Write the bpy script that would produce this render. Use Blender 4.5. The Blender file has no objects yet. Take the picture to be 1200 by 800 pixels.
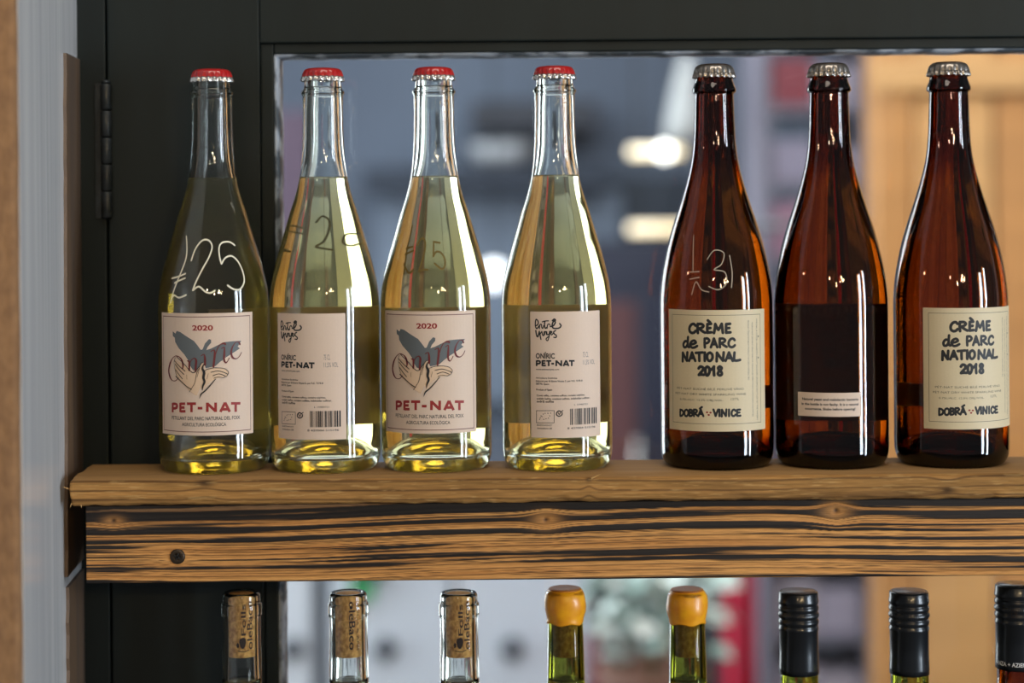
import bpy, bmesh, math, random
import numpy as np
from mathutils import Vector, Matrix

S = bpy.context.scene
C = S.collection
PI = math.pi
sin, cos = math.sin, math.cos

# ------------------------------------------------------------------ camera
FPX = 2250.0            # focal length in pixels of a 1200 px wide frame
DIST = 1.418            # camera to the plane of the bottle axes (y = 0)
CZ = 1.6925             # camera height; the shelf top is at 1.5
ROLL = 0.0085
HOR = 240.0             # image row of eye level
cd = bpy.data.cameras.new('camera')
cd.sensor_width = 36.0
cd.lens = FPX / 1200.0 * 36.0
cd.shift_y = -(400.0 - HOR) / 1200.0
cd.clip_start = 0.05
cd.dof.use_dof = True
cd.dof.focus_distance = DIST - 0.035
cd.dof.aperture_fstop = 2.6
cam = bpy.data.objects.new('camera', cd)
C.objects.link(cam)
cam.location = (0, -DIST, CZ)
cam.rotation_euler = (Matrix.Rotation(PI / 2, 4, 'X') @ Matrix.Rotation(-ROLL, 4, 'Z')).to_euler()
S.camera = cam

def W(px, row, Y):
    """world x, z of an image point lying at depth Y"""
    a, b = px - 600.0, row - HOR
    dx = a * cos(ROLL) - b * sin(ROLL)
    dy = a * sin(ROLL) + b * cos(ROLL)
    d = Y + DIST
    return dx * d / FPX, CZ - dy * d / FPX

# ------------------------------------------------------------------ world, lights, exposure
w = bpy.data.worlds.new('world'); S.world = w
w.use_nodes = True
w.node_tree.nodes['Background'].inputs[0].default_value = (0.74, 0.77, 0.82, 1)
w.node_tree.nodes['Background'].inputs[1].default_value = 0.16

def area(name, loc, target, sx, sy, power, col):
    l = bpy.data.lights.new(name, 'AREA'); l.shape = 'RECTANGLE'
    l.size = sx; l.size_y = sy; l.energy = power; l.color = col
    o = bpy.data.objects.new(name, l); C.objects.link(o)
    o.location = loc
    o.rotation_euler = (Vector(target) - Vector(loc)).to_track_quat('-Z', 'Y').to_euler()
    return o

# the shop side: a tall cool window to the right, a warm room light to the left
area('daylight_window_light', (2.26, -1.05, 1.55), (0, 0, 1.6), 0.15, 1.3, 22, (0.78, 0.89, 1.0))
area('daylight_window_light', (2.22, -1.55, 1.55), (0, 0, 1.6), 0.26, 1.3, 30, (0.78, 0.89, 1.0))
area('shelf_top_fill_light', (0.2, -0.75, 2.85), (0, -.05, 1.5), 1.1, 0.5, 9, (1.0, 0.90, 0.76))  # overhead fill, added to brighten the top of the shelf
random.seed(5)
for i, (x, y, z, e) in enumerate([(0.42, -3.3, 2.22, 30), (0.86, -3.2, 2.30, 26), (0.98, -3.15, 2.40, 26), (1.10, -3.3, 2.33, 26),
                                  (1.24, -3.1, 2.31, 22), (-0.5, -3.6, 2.5, 30), (-2.3, -1.0, 2.3, 14)]):
    l = bpy.data.lights.new('warm_bulb_light', 'POINT'); l.energy = e * 0.6; l.color = (1.0, 0.72, 0.38)
    l.shadow_soft_size = 0.05
    o = bpy.data.objects.new('warm_bulb_light', l); C.objects.link(o); o.location = (x, y, z)
# the room beyond the glass: added fill lights at the sides, overhead and above the door
area('back_room_overhead_fill', (-0.4, 2.3, 2.95), (-0.4, 2.4, 0), 4.6, 2.4, 82, (0.88, 0.94, 1.0))  # unseen area light added to raise the whole far room
area('back_room_left_fill', (-2.6, 2.4, 1.6), (0, 0.6, 1.5), 3.5, 2.4, 150, (0.90, 0.96, 1.0))  # added out of view so the bottles refract a bright left side
area('back_room_door_side_fill', (-0.3, 0.45, 2.7), (-0.2, 3.1, 0.9), 2.2, 0.4, 42, (0.90, 0.95, 1.0))  # fill added to brighten the fronts that face the door
area('back_room_right_fill', (2.7, 0.9, 2.3), (1.4, 2.3, 1.0), 0.6, 0.6, 36, (1.0, 0.78, 0.5))  # warm fill added to brighten the tan boards

S.view_settings.view_transform = 'Standard'
S.view_settings.look = 'None'
S.view_settings.exposure = 0.1
S.view_settings.gamma = 1.0
S.view_settings.use_curve_mapping = False
cy = S.cycles
cy.max_bounces = 26; cy.transmission_bounces = 26; cy.glossy_bounces = 8; cy.diffuse_bounces = 3
cy.transparent_max_bounces = 16
cy.blur_glossy = 1.0
cy.sample_clamp_indirect = 6.0
cy.use_denoising = True

# ------------------------------------------------------------------ materials
def srgb(r, g, b):
    f = lambda c: (c / 255 / 12.92) if c / 255 <= 0.04045 else ((c / 255 + 0.055) / 1.055) ** 2.4
    return (f(r), f(g), f(b), 1)

def mat(name, col=(0.5, 0.5, 0.5, 1), rough=0.5, metal=0.0, spec=0.5, coat=0.0, noise=None, bump=0.0, emit=None, estr=0, sheen=0):
    """noise = (scale xyz, colour 2, contrast)"""
    m = bpy.data.materials.new(name); m.use_nodes = True
    nt = m.node_tree; b = nt.nodes['Principled BSDF']
    b.inputs['Base Color'].default_value = col
    b.inputs['Roughness'].default_value = rough
    b.inputs['Metallic'].default_value = metal
    b.inputs['Specular IOR Level'].default_value = spec
    b.inputs['Coat Weight'].default_value = coat
    if emit:
        b.inputs['Emission Color'].default_value = emit
        b.inputs['Emission Strength'].default_value = estr
    if noise:
        sc, c2, con = noise
        tc = nt.nodes.new('ShaderNodeTexCoord'); mp = nt.nodes.new('ShaderNodeMapping')
        mp.inputs['Scale'].default_value = sc
        n = nt.nodes.new('ShaderNodeTexNoise'); n.inputs['Scale'].default_value = 1.0
        n.inputs['Detail'].default_value = 5
        r = nt.nodes.new('ShaderNodeValToRGB')
        r.color_ramp.elements[0].position = 0.5 - con; r.color_ramp.elements[0].color = col
        r.color_ramp.elements[1].position = 0.5 + con; r.color_ramp.elements[1].color = c2
        L = nt.links.new
        L(tc.outputs['Object'], mp.inputs[0]); L(mp.outputs[0], n.inputs['Vector'])
        L(n.outputs['Fac'], r.inputs[0]); L(r.outputs[0], b.inputs['Base Color'])
        if bump:
            bp = nt.nodes.new('ShaderNodeBump'); bp.inputs['Strength'].default_value = bump
            bp.inputs['Distance'].default_value = 0.002
            L(n.outputs['Fac'], bp.inputs['Height']); L(bp.outputs[0], b.inputs['Normal'])
    return m

def glassmat(name, ior, col=(1, 1, 1, 1), absorb=None, dens=0):
    m = bpy.data.materials.new(name); m.use_nodes = True
    nt = m.node_tree; nt.nodes.remove(nt.nodes['Principled BSDF'])
    g = nt.nodes.new('ShaderNodeBsdfGlass'); g.inputs['IOR'].default_value = ior
    g.inputs['Roughness'].default_value = 0.0; g.inputs['Color'].default_value = col
    out = nt.nodes['Material Output']
    nt.links.new(g.outputs[0], out.inputs['Surface'])
    if absorb:
        v = nt.nodes.new('ShaderNodeVolumeAbsorption')
        v.inputs['Color'].default_value = absorb; v.inputs['Density'].default_value = dens
        nt.links.new(v.outputs[0], out.inputs['Volume'])
    return m

def panemat():
    m = bpy.data.materials.new('window_glass'); m.use_nodes = True
    nt = m.node_tree; nt.nodes.remove(nt.nodes['Principled BSDF'])
    t = nt.nodes.new('ShaderNodeBsdfTransparent'); t.inputs[0].default_value = (0.97, 0.985, 0.98, 1)
    g = nt.nodes.new('ShaderNodeBsdfGlossy'); g.inputs['Roughness'].default_value = 0.0
    f = nt.nodes.new('ShaderNodeFresnel'); f.inputs[0].default_value = 1.5
    mx = nt.nodes.new('ShaderNodeMixShader')
    L = nt.links.new
    L(f.outputs[0], mx.inputs[0]); L(t.outputs[0], mx.inputs[1]); L(g.outputs[0], mx.inputs[2])
    L(mx.outputs[0], nt.nodes['Material Output'].inputs['Surface'])
    return m

def vcolmat(name, rough=0.75, spec=0.3):
    m = bpy.data.materials.new(name); m.use_nodes = True
    nt = m.node_tree; b = nt.nodes['Principled BSDF']
    a = nt.nodes.new('ShaderNodeVertexColor'); a.layer_name = 'Col'
    nt.links.new(a.outputs[0], b.inputs['Base Color'])
    b.inputs['Roughness'].default_value = rough
    b.inputs['Specular IOR Level'].default_value = spec
    tc = nt.nodes.new('ShaderNodeTexCoord'); mp = nt.nodes.new('ShaderNodeMapping')
    mp.inputs['Scale'].default_value = (120, 900, 900)
    n = nt.nodes.new('ShaderNodeTexNoise'); n.inputs['Scale'].default_value = 1; n.inputs['Detail'].default_value = 3
    bp = nt.nodes.new('ShaderNodeBump'); bp.inputs['Strength'].default_value = 0.35; bp.inputs['Distance'].default_value = 0.0006
    L = nt.links.new
    L(tc.outputs['Object'], mp.inputs[0]); L(mp.outputs[0], n.inputs['Vector']); L(n.outputs[0], bp.inputs['Height'])
    L(bp.outputs[0], b.inputs['Normal'])
    return m

M = {}
M['clear'] = glassmat('clear_glass', 1.5, (0.985, 0.995, 0.99, 1), (0.86, 0.97, 0.92, 1), 16)
M['amber'] = glassmat('amber_glass', 1.5, (1, 1, 1, 1), (0.79, 0.61, 0.20, 1), 1250)
M['olive'] = glassmat('olive_glass', 1.5, (1, 1, 1, 1), (0.70, 0.72, 0.25, 1), 520)
M['wine'] = glassmat('pale_wine', 1.34, (1, 1, 1, 1), (0.98, 0.872, 0.38, 1), 27)
def cloudy(m, col, fac):
    nt = m.node_tree; g = [n for n in nt.nodes if n.type == 'BSDF_GLASS'][0]
    t = nt.nodes.new('ShaderNodeBsdfTranslucent'); t.inputs[0].default_value = col
    mx = nt.nodes.new('ShaderNodeMixShader'); mx.inputs[0].default_value = fac
    nt.links.new(g.outputs[0], mx.inputs[1]); nt.links.new(t.outputs[0], mx.inputs[2])
    nt.links.new(mx.outputs[0], nt.nodes['Material Output'].inputs['Surface'])
cloudy(M['wine'], (1.0, 0.95, 0.6, 1), 0.11)
M['water_wine'] = glassmat('very_pale_wine', 1.34, (1, 1, 1, 1), (0.93, 0.88, 0.66, 1), 9)
M['amber_wine'] = glassmat('amber_wine', 1.34, (1, 1, 1, 1), (0.86, 0.72, 0.4, 1), 16)
M['pane'] = panemat()
M['door'] = mat('dark_green_paint', srgb(19, 28, 28), 0.55, spec=.28, noise=((60, 60, 8), srgb(15, 23, 23), 0.25), bump=0.15)
M['door_dark'] = mat('gap_black', (0.004, 0.004, 0.004, 1), 0.9)
M['bead'] = mat('grey_blue_glazing_putty', srgb(150, 160, 174), 0.5, noise=((45, 45, 45), srgb(60, 70, 80), 0.06), bump=0.5)
M['wall'] = mat('grey_gloss_paint', srgb(196, 196, 196), 0.2, spec=0.6, noise=((90, 90, 2.5), srgb(176, 177, 180), 0.2), bump=0.18)
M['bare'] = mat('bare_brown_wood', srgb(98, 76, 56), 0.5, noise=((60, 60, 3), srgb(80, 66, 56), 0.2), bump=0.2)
M['archi'] = mat('tan_rough_plaster', srgb(140, 103, 66), 0.8, noise=((160, 160, 90), srgb(120, 86, 54), 0.15), bump=0.6)
M['iron'] = mat('painted_iron_hinge', srgb(42, 48, 52), 0.35, metal=0.3, noise=((90, 90, 90), srgb(30, 34, 36), 0.1), bump=0.2)
M['plank'] = vcolmat('aged_pine', 0.8, 0.25)
M['beam'] = vcolmat('charred_pine', 0.62, 0.35)
M['red'] = mat('red_enamel', srgb(162, 20, 20), 0.28, coat=0.5)
M['silver'] = mat('bare_tin', srgb(205, 203, 200), 0.25, metal=0.9)
M['tin'] = mat('dull_tin', srgb(150, 144, 138), 0.3, metal=0.9)
M['capdark'] = mat('dark_tin', srgb(60, 46, 36), 0.35, metal=0.6)
M['paper'] = mat('cream_pink_paper', srgb(226, 206, 190), 0.55, noise=((900, 900, 900), srgb(220, 200, 184), 0.3), bump=0.05)
M['paper2'] = mat('ivory_paper', srgb(214, 200, 168), 0.55, noise=((900, 900, 900), srgb(206, 192, 160), 0.3), bump=0.05)
M['black'] = mat('black_ink', srgb(22, 24, 28), 0.6)
M['maroon'] = mat('maroon_ink', srgb(96, 22, 26), 0.6)
M['redink'] = mat('red_ink', srgb(138, 30, 28), 0.6)
M['birdgrey'] = mat('grey_ink', srgb(88, 94, 98), 0.6)
M['skinink'] = mat('skin_tone_ink', srgb(206, 178, 150), 0.6)
M['chalk'] = mat('white_marker', srgb(214, 210, 190), 0.7)
M['gold'] = mat('olive_gold_marker', srgb(92, 76, 24), 0.7)
M['cork'] = mat('cork', srgb(248, 194, 112), 0.8, noise=((420, 420, 260), srgb(196, 132, 64), 0.14), bump=0.5)
M['corkink'] = mat('brown_brand_ink', srgb(60, 34, 24), 0.7)
M['wax'] = mat('yellow_wax', srgb(242, 172, 24), 0.38, coat=0.2, noise=((120, 120, 120), srgb(222, 140, 18), 0.2), bump=0.08)
M['waxtop'] = mat('worn_yellow_wax', srgb(172, 104, 34), 0.5)
M['capblack'] = mat('black_satin_foil', srgb(24, 28, 33), 0.28, metal=0.35, coat=0.3)
M['captop'] = mat('grey_foil_top', srgb(96, 84, 80), 0.4, metal=0.3)
M['whiteink'] = mat('white_ink', srgb(215, 215, 215), 0.6)
M['steel'] = mat('rusty_screw_steel', srgb(62, 52, 42), 0.45, metal=0.7)

def translucent_paper(m, col, fac):
    nt = m.node_tree; b = nt.nodes['Principled BSDF']
    t = nt.nodes.new('ShaderNodeBsdfTranslucent'); t.inputs[0].default_value = col
    mx = nt.nodes.new('ShaderNodeMixShader'); mx.inputs[0].default_value = fac
    nt.links.new(b.outputs[0], mx.inputs[1]); nt.links.new(t.outputs[0], mx.inputs[2])
    nt.links.new(mx.outputs[0], nt.nodes['Material Output'].inputs['Surface'])
translucent_paper(M['paper'], srgb(255, 244, 226), 0.27)
translucent_paper(M['paper2'], srgb(255, 240, 205), 0.2)

# ------------------------------------------------------------------ helpers
def mesh_obj(name, verts, faces, m, parent=None, smooth=False):
    me = bpy.data.meshes.new(name); me.from_pydata([tuple(v) for v in verts], [], faces); me.update()
    if smooth: me.shade_smooth()
    if m is not None: me.materials.append(m)
    o = bpy.data.objects.new(name, me); C.objects.link(o)
    if parent: o.parent = parent
    return o

def bm_obj(name, bm, m, parent=None, smooth=False):
    me = bpy.data.meshes.new(name); bm.to_mesh(me); bm.free()
    if smooth: me.shade_smooth()
    if m is not None: me.materials.append(m)
    o = bpy.data.objects.new(name, me); C.objects.link(o)
    if parent: o.parent = parent
    return o

def box(name, x0, x1, y0, y1, z0, z1, m, parent=None, bev=0.0, loc=None):
    bm = bmesh.new()
    bmesh.ops.create_cube(bm, size=1)
    for v in bm.verts:
        v.co = (x0 + (v.co.x + .5) * (x1 - x0), y0 + (v.co.y + .5) * (y1 - y0), z0 + (v.co.z + .5) * (z1 - z0))
    if bev: bmesh.ops.bevel(bm, geom=bm.edges[:], offset=bev, segments=2, affect='EDGES', profile=0.6)
    return bm_obj(name, bm, m, parent)

def empty(name, loc, label=None, cat=None, group=None, kind=None):
    o = bpy.data.objects.new(name, None); C.objects.link(o); o.location = loc
    o.empty_display_size = 0.02
    tag(o, label, cat, group, kind); return o

def tag(o, label=None, cat=None, group=None, kind=None):
    if label: o['label'] = label
    if cat: o['category'] = cat
    if group: o['group'] = group
    if kind: o['kind'] = kind
    return o

def smoothprof(pts, sub=4, sharp=()):
    """Catmull-Rom through the points, corners listed in sharp stay hard"""
    out = []
    n = len(pts)
    for i in range(n - 1):
        p1, p2 = pts[i], pts[i + 1]
        p0 = pts[i - 1] if i > 0 and i not in sharp else p1
        p3 = pts[i + 2] if i + 2 < n and (i + 1) not in sharp else p2
        for k in range(sub):
            t = k / sub
            out.append(tuple(0.5 * ((2 * b) + (-a + c) * t + (2 * a - 5 * b + 4 * c - d) * t * t + (-a + 3 * b - 3 * c + d) * t ** 3)
                             for a, b, c, d in zip(p0, p1, p2, p3)))
    out.append(tuple(pts[-1])); return out

def lathe(name, prof, m, parent=None, seg=72, closed=False, mod=None, smooth=True):
    """prof [(r, z)]: r == 0 makes a pole; closed joins last to first"""
    vs, rings = [], []
    for (r, z) in prof:
        if r < 1e-6:
            rings.append([len(vs)]); vs.append((0, 0, z))
        else:
            ring = []
            for k in range(seg):
                a = 2 * PI * k / seg
                rr, zz = (r, z) if mod is None else mod(r, z, a)
                ring.append(len(vs)); vs.append((rr * sin(a), -rr * cos(a), zz))
            rings.append(ring)
    fs = []
    pairs = list(zip(rings[:-1], rings[1:]))
    if closed: pairs.append((rings[-1], rings[0]))
    for A, B in pairs:
        if len(A) == 1 and len(B) == 1: continue
        for k in range(seg):
            k2 = (k + 1) % seg
            if len(A) == 1: fs.append((A[0], B[k2], B[k]))
            elif len(B) == 1: fs.append((A[k], A[k2], B[0]))
            else: fs.append((A[k], A[k2], B[k2], B[k]))
    bm = bmesh.new()
    bv = [bm.verts.new(v) for v in vs]
    for f in fs: bm.faces.new([bv[i] for i in f])
    bmesh.ops.recalc_face_normals(bm, faces=bm.faces[:])
    return bm_obj(name, bm, m, parent, smooth)

def copy_tree(o, parent=None, depth=0):
    c = o.copy(); C.objects.link(c); c.parent = parent
    for ch in o.children: copy_tree(ch, c, depth + 1)
    return c

# value noise for the wood
def vnoise(x, y, seed=0):
    x = np.asarray(x, float); y = np.asarray(y, float)
    xi = np.floor(x).astype(np.int64); yi = np.floor(y).astype(np.int64)
    fx = x - xi; fy = y - yi
    fx = fx * fx * (3 - 2 * fx); fy = fy * fy * (3 - 2 * fy)
    def h(a, b):
        n = (a * 374761393 + b * 668265263 + seed * 974711) & 0x7fffffff
        n = ((n ^ (n >> 13)) * 1274126177) & 0x7fffffff
        n = (n ^ (n >> 16)) & 0xffff
        return n / 65535.0
    return (h(xi, yi) * (1 - fx) + h(xi + 1, yi) * fx) * (1 - fy) + (h(xi, yi + 1) * (1 - fx) + h(xi + 1, yi + 1) * fx) * fy

def fbm(x, y, seed=0, o=4):
    s = 0; a = .5; t = 0
    for k in range(o):
        s = s + a * vnoise(x * 2 ** k, y * 2 ** k, seed + k * 7); t += a; a *= .5
    return s / t

def sstep(a, b, x):
    t = np.clip((x - a) / (b - a), 0, 1); return t * t * (3 - 2 * t)

def grid_mesh(name, P, col, m, parent=None, wrap=False, capends=False):
    """P (n, k, 3) positions; wrap closes the k direction into a tube"""
    n, k = P.shape[:2]
    me = bpy.data.meshes.new(name)
    idx = np.arange(n * k).reshape(n, k)
    if wrap: idx2 = np.concatenate([idx, idx[:, :1]], 1)
    else: idx2 = idx
    a = idx2[:-1, :-1].ravel(); b = idx2[1:, :-1].ravel(); c = idx2[1:, 1:].ravel(); d = idx2[:-1, 1:].ravel()
    faces = np.stack([a, b, c, d], 1)
    fl = [tuple(f) for f in faces.tolist()]
    if capends:
        fl.append(tuple(idx[0].tolist())); fl.append(tuple(idx[-1][::-1].tolist()))
    me.from_pydata(P.reshape(-1, 3).tolist(), [], fl); me.update()
    if col is not None:
        ca = me.color_attributes.new('Col', 'FLOAT_COLOR', 'POINT')
        cc = np.ones((n * k, 4), np.float32); cc[:, :3] = col.reshape(-1, 3)
        ca.data.foreach_set('color', cc.ravel())
    me.shade_smooth(); me.materials.append(m)
    o = bpy.data.objects.new(name, me); C.objects.link(o)
    if parent: o.parent = parent
    return o

# ================================================================== THE SETTING
YD = 0.045                      # front face of the door
# --- the painted side wall on the left, running back to the door, with the tan face nearer the camera
x_near, x_far = -0.3145, -0.3325
y_near, y_far = -0.190, YD + 0.03
box_w = [(x_near, y_near), (x_far, y_far), (x_far - 0.12, y_far), (x_near - 0.12, y_near)]
vs = [(x, y, z) for z in (0, 2.9) for (x, y) in box_w]
fs = [(0, 1, 5, 4), (1, 2, 6, 5), (2, 3, 7, 6), (3, 0, 4, 7), (4, 5, 6, 7), (3, 2, 1, 0)]
o = mesh_obj('wall_left', vs, fs, M['wall']); tag(o, kind='structure', label='grey gloss-painted side wall beside the shelf')
me = o.data; bmx = bmesh.new(); bmx.from_mesh(me); bmesh.ops.recalc_face_normals(bmx, faces=bmx.faces[:]); bmx.to_mesh(me); bmx.free()
# tan face: slightly wavy edge
n = 240
zz = np.linspace(0.0, 2.9, n)
P = np.zeros((n, 5, 3))
ex = x_near + 0.0008 * (vnoise(zz * 40, zz * 0, 3) - .5) - 0.0008
for j, (fx, yy) in enumerate([(0, y_near + 0.004), (0, y_near - 0.008), (-0.003, y_near - 0.011), (-0.6, y_near - 0.011), (-0.6, y_near + 0.004)]):
    P[:, j, 0] = ex + fx; P[:, j, 1] = yy; P[:, j, 2] = zz
o = grid_mesh('trim_1', P, None, M['archi'], wrap=True, capends=True); tag(o, kind='structure', label='tan rough face at the left edge')
# bare wood strip between the grey wall and the door frame, broken by a bit of grey paint
def wallx(y): return x_near + (x_far - x_near) * (y - y_near) / (y_far - y_near)
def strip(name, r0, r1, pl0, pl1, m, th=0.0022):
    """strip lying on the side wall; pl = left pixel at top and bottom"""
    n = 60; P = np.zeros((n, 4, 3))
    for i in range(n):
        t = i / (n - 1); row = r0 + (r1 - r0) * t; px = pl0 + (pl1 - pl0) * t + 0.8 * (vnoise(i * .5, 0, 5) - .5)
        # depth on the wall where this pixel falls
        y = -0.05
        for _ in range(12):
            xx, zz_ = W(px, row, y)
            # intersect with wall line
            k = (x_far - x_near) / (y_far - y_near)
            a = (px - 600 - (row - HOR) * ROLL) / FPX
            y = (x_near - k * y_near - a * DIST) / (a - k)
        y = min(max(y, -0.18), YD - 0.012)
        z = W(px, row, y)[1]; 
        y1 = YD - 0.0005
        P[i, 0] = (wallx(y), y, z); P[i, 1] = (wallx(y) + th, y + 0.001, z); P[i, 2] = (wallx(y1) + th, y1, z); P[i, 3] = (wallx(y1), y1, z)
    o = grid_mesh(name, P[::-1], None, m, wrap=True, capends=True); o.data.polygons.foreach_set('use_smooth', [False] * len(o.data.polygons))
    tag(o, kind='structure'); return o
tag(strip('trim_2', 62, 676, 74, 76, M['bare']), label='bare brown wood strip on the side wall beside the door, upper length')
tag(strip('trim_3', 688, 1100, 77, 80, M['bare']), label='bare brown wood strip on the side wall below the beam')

# --- the dark green door with its glazed opening
door = empty('door_1', (0, YD, 0), 'dark green painted door with a large pane', kind='structure')
def dbox(name, px0, px1, z0, z1, y0, y1, m, bev=0.001, px_row=300):
    X0 = W(px0, px_row, y0)[0]; X1 = W(px1, px_row, y0)[0]
    return box(name, X0, X1, y0 - YD, y1 - YD, z0, z1, m, door, bev)
XG0 = W(326, 300, YD + .01)[0]; XG1 = 0.80       # glass opening
ZG1 = W(600, 65, YD + .01)[1]; ZG0 = 0.75
XS = W(127, 300, YD)[0]; XM = W(306, 300, YD)[0]
# frame (jamb) left of the gap
jamb = box('trim_4', x_far + 0.001, XS - 0.0012, YD, YD + 0.05, 0, 2.9, M['door'], None, 0.001)
tag(jamb, kind='structure', label='dark green door jamb left of the hinge line')
gap = box('trim_5', XS - 0.0012, XS + 0.0004, YD + 0.012, YD + 0.05, 0, 2.9, M['door_dark'], None, 0)
tag(gap, kind='structure', label='black gap between jamb and door')
o = box('stile', XS + 0.0004, XM, 0, 0.04, 0, 2.25, M['door'], door, 0.0012)
o = box('stile', XG1 + 0.01, XG1 + 0.14, 0, 0.04, 0, 2.25, M['door'], door, 0.0012)
ZM = W(600, 48, YD)[1]
box('top_rail', XM + 0.0003, XG1 + 0.01, 0, 0.04, ZM, 2.25, M['door'], door, 0.0012)
box('bottom_rail', XM + 0.0003, XG1 + 0.01, 0, 0.04, 0, ZG0 - 0.012, M['door'], door, 0.0012)
# inner moulding, set back a little
box('moulding', XM + 0.0004, XG0 - 0.0015, 0.003, 0.036, ZG0 - 0.011, ZM - 0.0004, M['door'], door, 0.001)
box('moulding', XG0 - 0.001, XG1 + 0.009, 0.003, 0.036, ZG1 + 0.0022, ZM - 0.0004, M['door'], door, 0.001)
# uneven putty bead around the pane
def bead(horizontal):
    n = 500; P = np.zeros((n, 6, 3))
    t = np.linspace(0, 1, n)
    if horizontal:
        x = XG0 - 0.001 + t * (XG1 - XG0); wv = 0.0024 + 0.0016 * fbm(x * 60, x * 0, 4) ; 
        for j, (f, y) in enumerate([(0, .034), (0, .006), (.35, .004), (1, .008), (1.15, .016), (1, .034)]):
            P[:, j] = np.stack([x, np.full(n, y), ZG1 + 0.0025 - f * wv], 1)
    else:
        z = ZG1 + 0.001 - t * (ZG1 - ZG0); wv = 0.003 + 0.0018 * fbm(z * 60, z * 0, 9)
        for j, (f, y) in enumerate([(0, .034), (0, .006), (.35, .004), (1, .008), (1.15, .016), (1, .034)]):
            P[:, j] = np.stack([XG0 - 0.002 + f * wv, np.full(n, y), z], 1)
    o = grid_mesh('glazing_bead', P, None, M['bead'], door, wrap=True, capends=True)
    b = bmesh.new(); b.from_mesh(o.data); bmesh.ops.recalc_face_normals(b, faces=b.faces[:]); b.to_mesh(o.data); b.free()
bead(True); bead(False)
pane = box('pane', XG0 - 0.001, XG1 + 0.012, 0.0165, 0.0205, ZG0 - 0.012, ZG1 + 0.002, M['pane'], door, 0)
# hinge: knuckled barrel with a leaf
hx = XS - 0.0003
hz0, hz1 = W(127, 256, YD)[1], W(127, 98, YD)[1]
hinge = empty('hinge', (hx, -0.002, 0)); hinge.parent = door
ks = [0, .2, .4, .6, .8, 1.0]
for a, b in zip(ks[:-1], ks[1:]):
    z0 = hz0 + (hz1 - hz0) * a + .0004; z1 = hz0 + (hz1 - hz0) * b - .0004
    lathe('knuckle', [(0, z0), (.0038, z0), (.0043, z0 + .001), (.0043, z1 - .001), (.0038, z1), (0, z1)], M['iron'], hinge, 20)
lathe('hinge_pin', [(0, hz1), (.003, hz1), (.0034, hz1 + .0012), (.0022, hz1 + .0028), (0, hz1 + .003)], M['iron'], hinge, 16)
box('hinge_leaf', -0.009, 0.0008, 0.0008, 0.0022, hz0, hz1, M['iron'], hinge, .0003)
# wall above the door and to its right, floor on this side
tag(box('wall_back', -0.45, 2.6, YD + 0.002, YD + 0.05, 2.262, 2.9, M['wall']), kind='structure', label='grey wall above the door')
tag(box('wall_right', XG1 + 0.145, 2.6, YD + 0.002, YD + 0.05, 0, 2.262, M['wall']), kind='structure', label='grey wall right of the door')

# ================================================================== SHELF PLANK
ZS = 1.5
def lin(c): return np.array(srgb(*c)[:3])
shelf = empty('wooden_shelf', (0, 0, ZS - 0.02), 'rough aged pine shelf plank carrying the seven tall bottles', 'shelf')
y_f, y_b = -0.052, 0.0265
xs = np.linspace(-0.3165, 0.80, 880)
xl = xs[0]
# cross-section: bottom back -> bottom front -> front face up -> top -> back
sec = []
for t in np.linspace(0, 1, 4)[:-1]: sec.append((y_b + (y_f + .002 - y_b) * t, -0.0195, 3))
for t in np.linspace(0, 1, 44): sec.append((y_f, -0.0195 + t * 0.0195, 0))
for t in np.linspace(0, 1, 42)[1:]: sec.append((y_f + t * (y_b - y_f), 0.0, 1))
sec = np.array(sec)
n, k = len(xs), len(sec)
X = np.repeat(xs[:, None], k, 1); Yc = np.repeat(sec[None, :, 0], n, 0).copy(); Zc = np.repeat(sec[None, :, 1], n, 0).copy()
kind = np.repeat(sec[None, :, 2], n, 0)
# round the arrises
v = (Zc + 0.0195) / 0.0195
front = kind == 0
rr = np.where(front, 0.0036 * np.clip((v - 0.76) / 0.24, 0, 1) ** 2 + 0.0018 * np.clip((0.14 - v) / 0.14, 0, 1) ** 2, 0)
rough = 0.0011 * (fbm(X * 90, Zc * 420, 11) - .5) + 0.0018 * (fbm(X * 22, Zc * 130, 15) - .5)
lowchip = np.clip((0.42 - v) / 0.42, 0, 1) * (sstep(.5, .68, fbm(X * 36 + 5, Zc * 60, 21)))
Yc = Yc + np.where(front, rr + rough + 0.0016 * lowchip, 0)
Zc = Zc + np.where(front & (v < .06), 0.0016 * (fbm(X * 70, X * 0, 31) - .35) * 1.2, 0)
Zc = Zc - np.where(front & (v > .93), 0.0007 * (fbm(X * 40, X * 0, 35)), 0)
edge = np.clip(1 - (Yc - y_f - .0036) / 0.010, 0, 1)
Yc = Yc + np.where(kind == 1, .0036 * np.clip(1 - (Yc - y_f) / .02, 0, 1), 0)
Zc = Zc - np.where(front & (v > .8), .0016 * np.clip((v - .8) / .2, 0, 1), 0) - np.where(kind == 1, 0.0016 * edge ** 2, 0)
# left end: a ragged cut
Xr = X + np.where(X < xl + .03, (1 - (X - xl) / .03), 0) * (0.0035 * (fbm(Yc * 90, Zc * 300, 41) - .5) + 0.0025 * np.clip((0.35 - v) / .35, 0, 1) * front)
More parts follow.
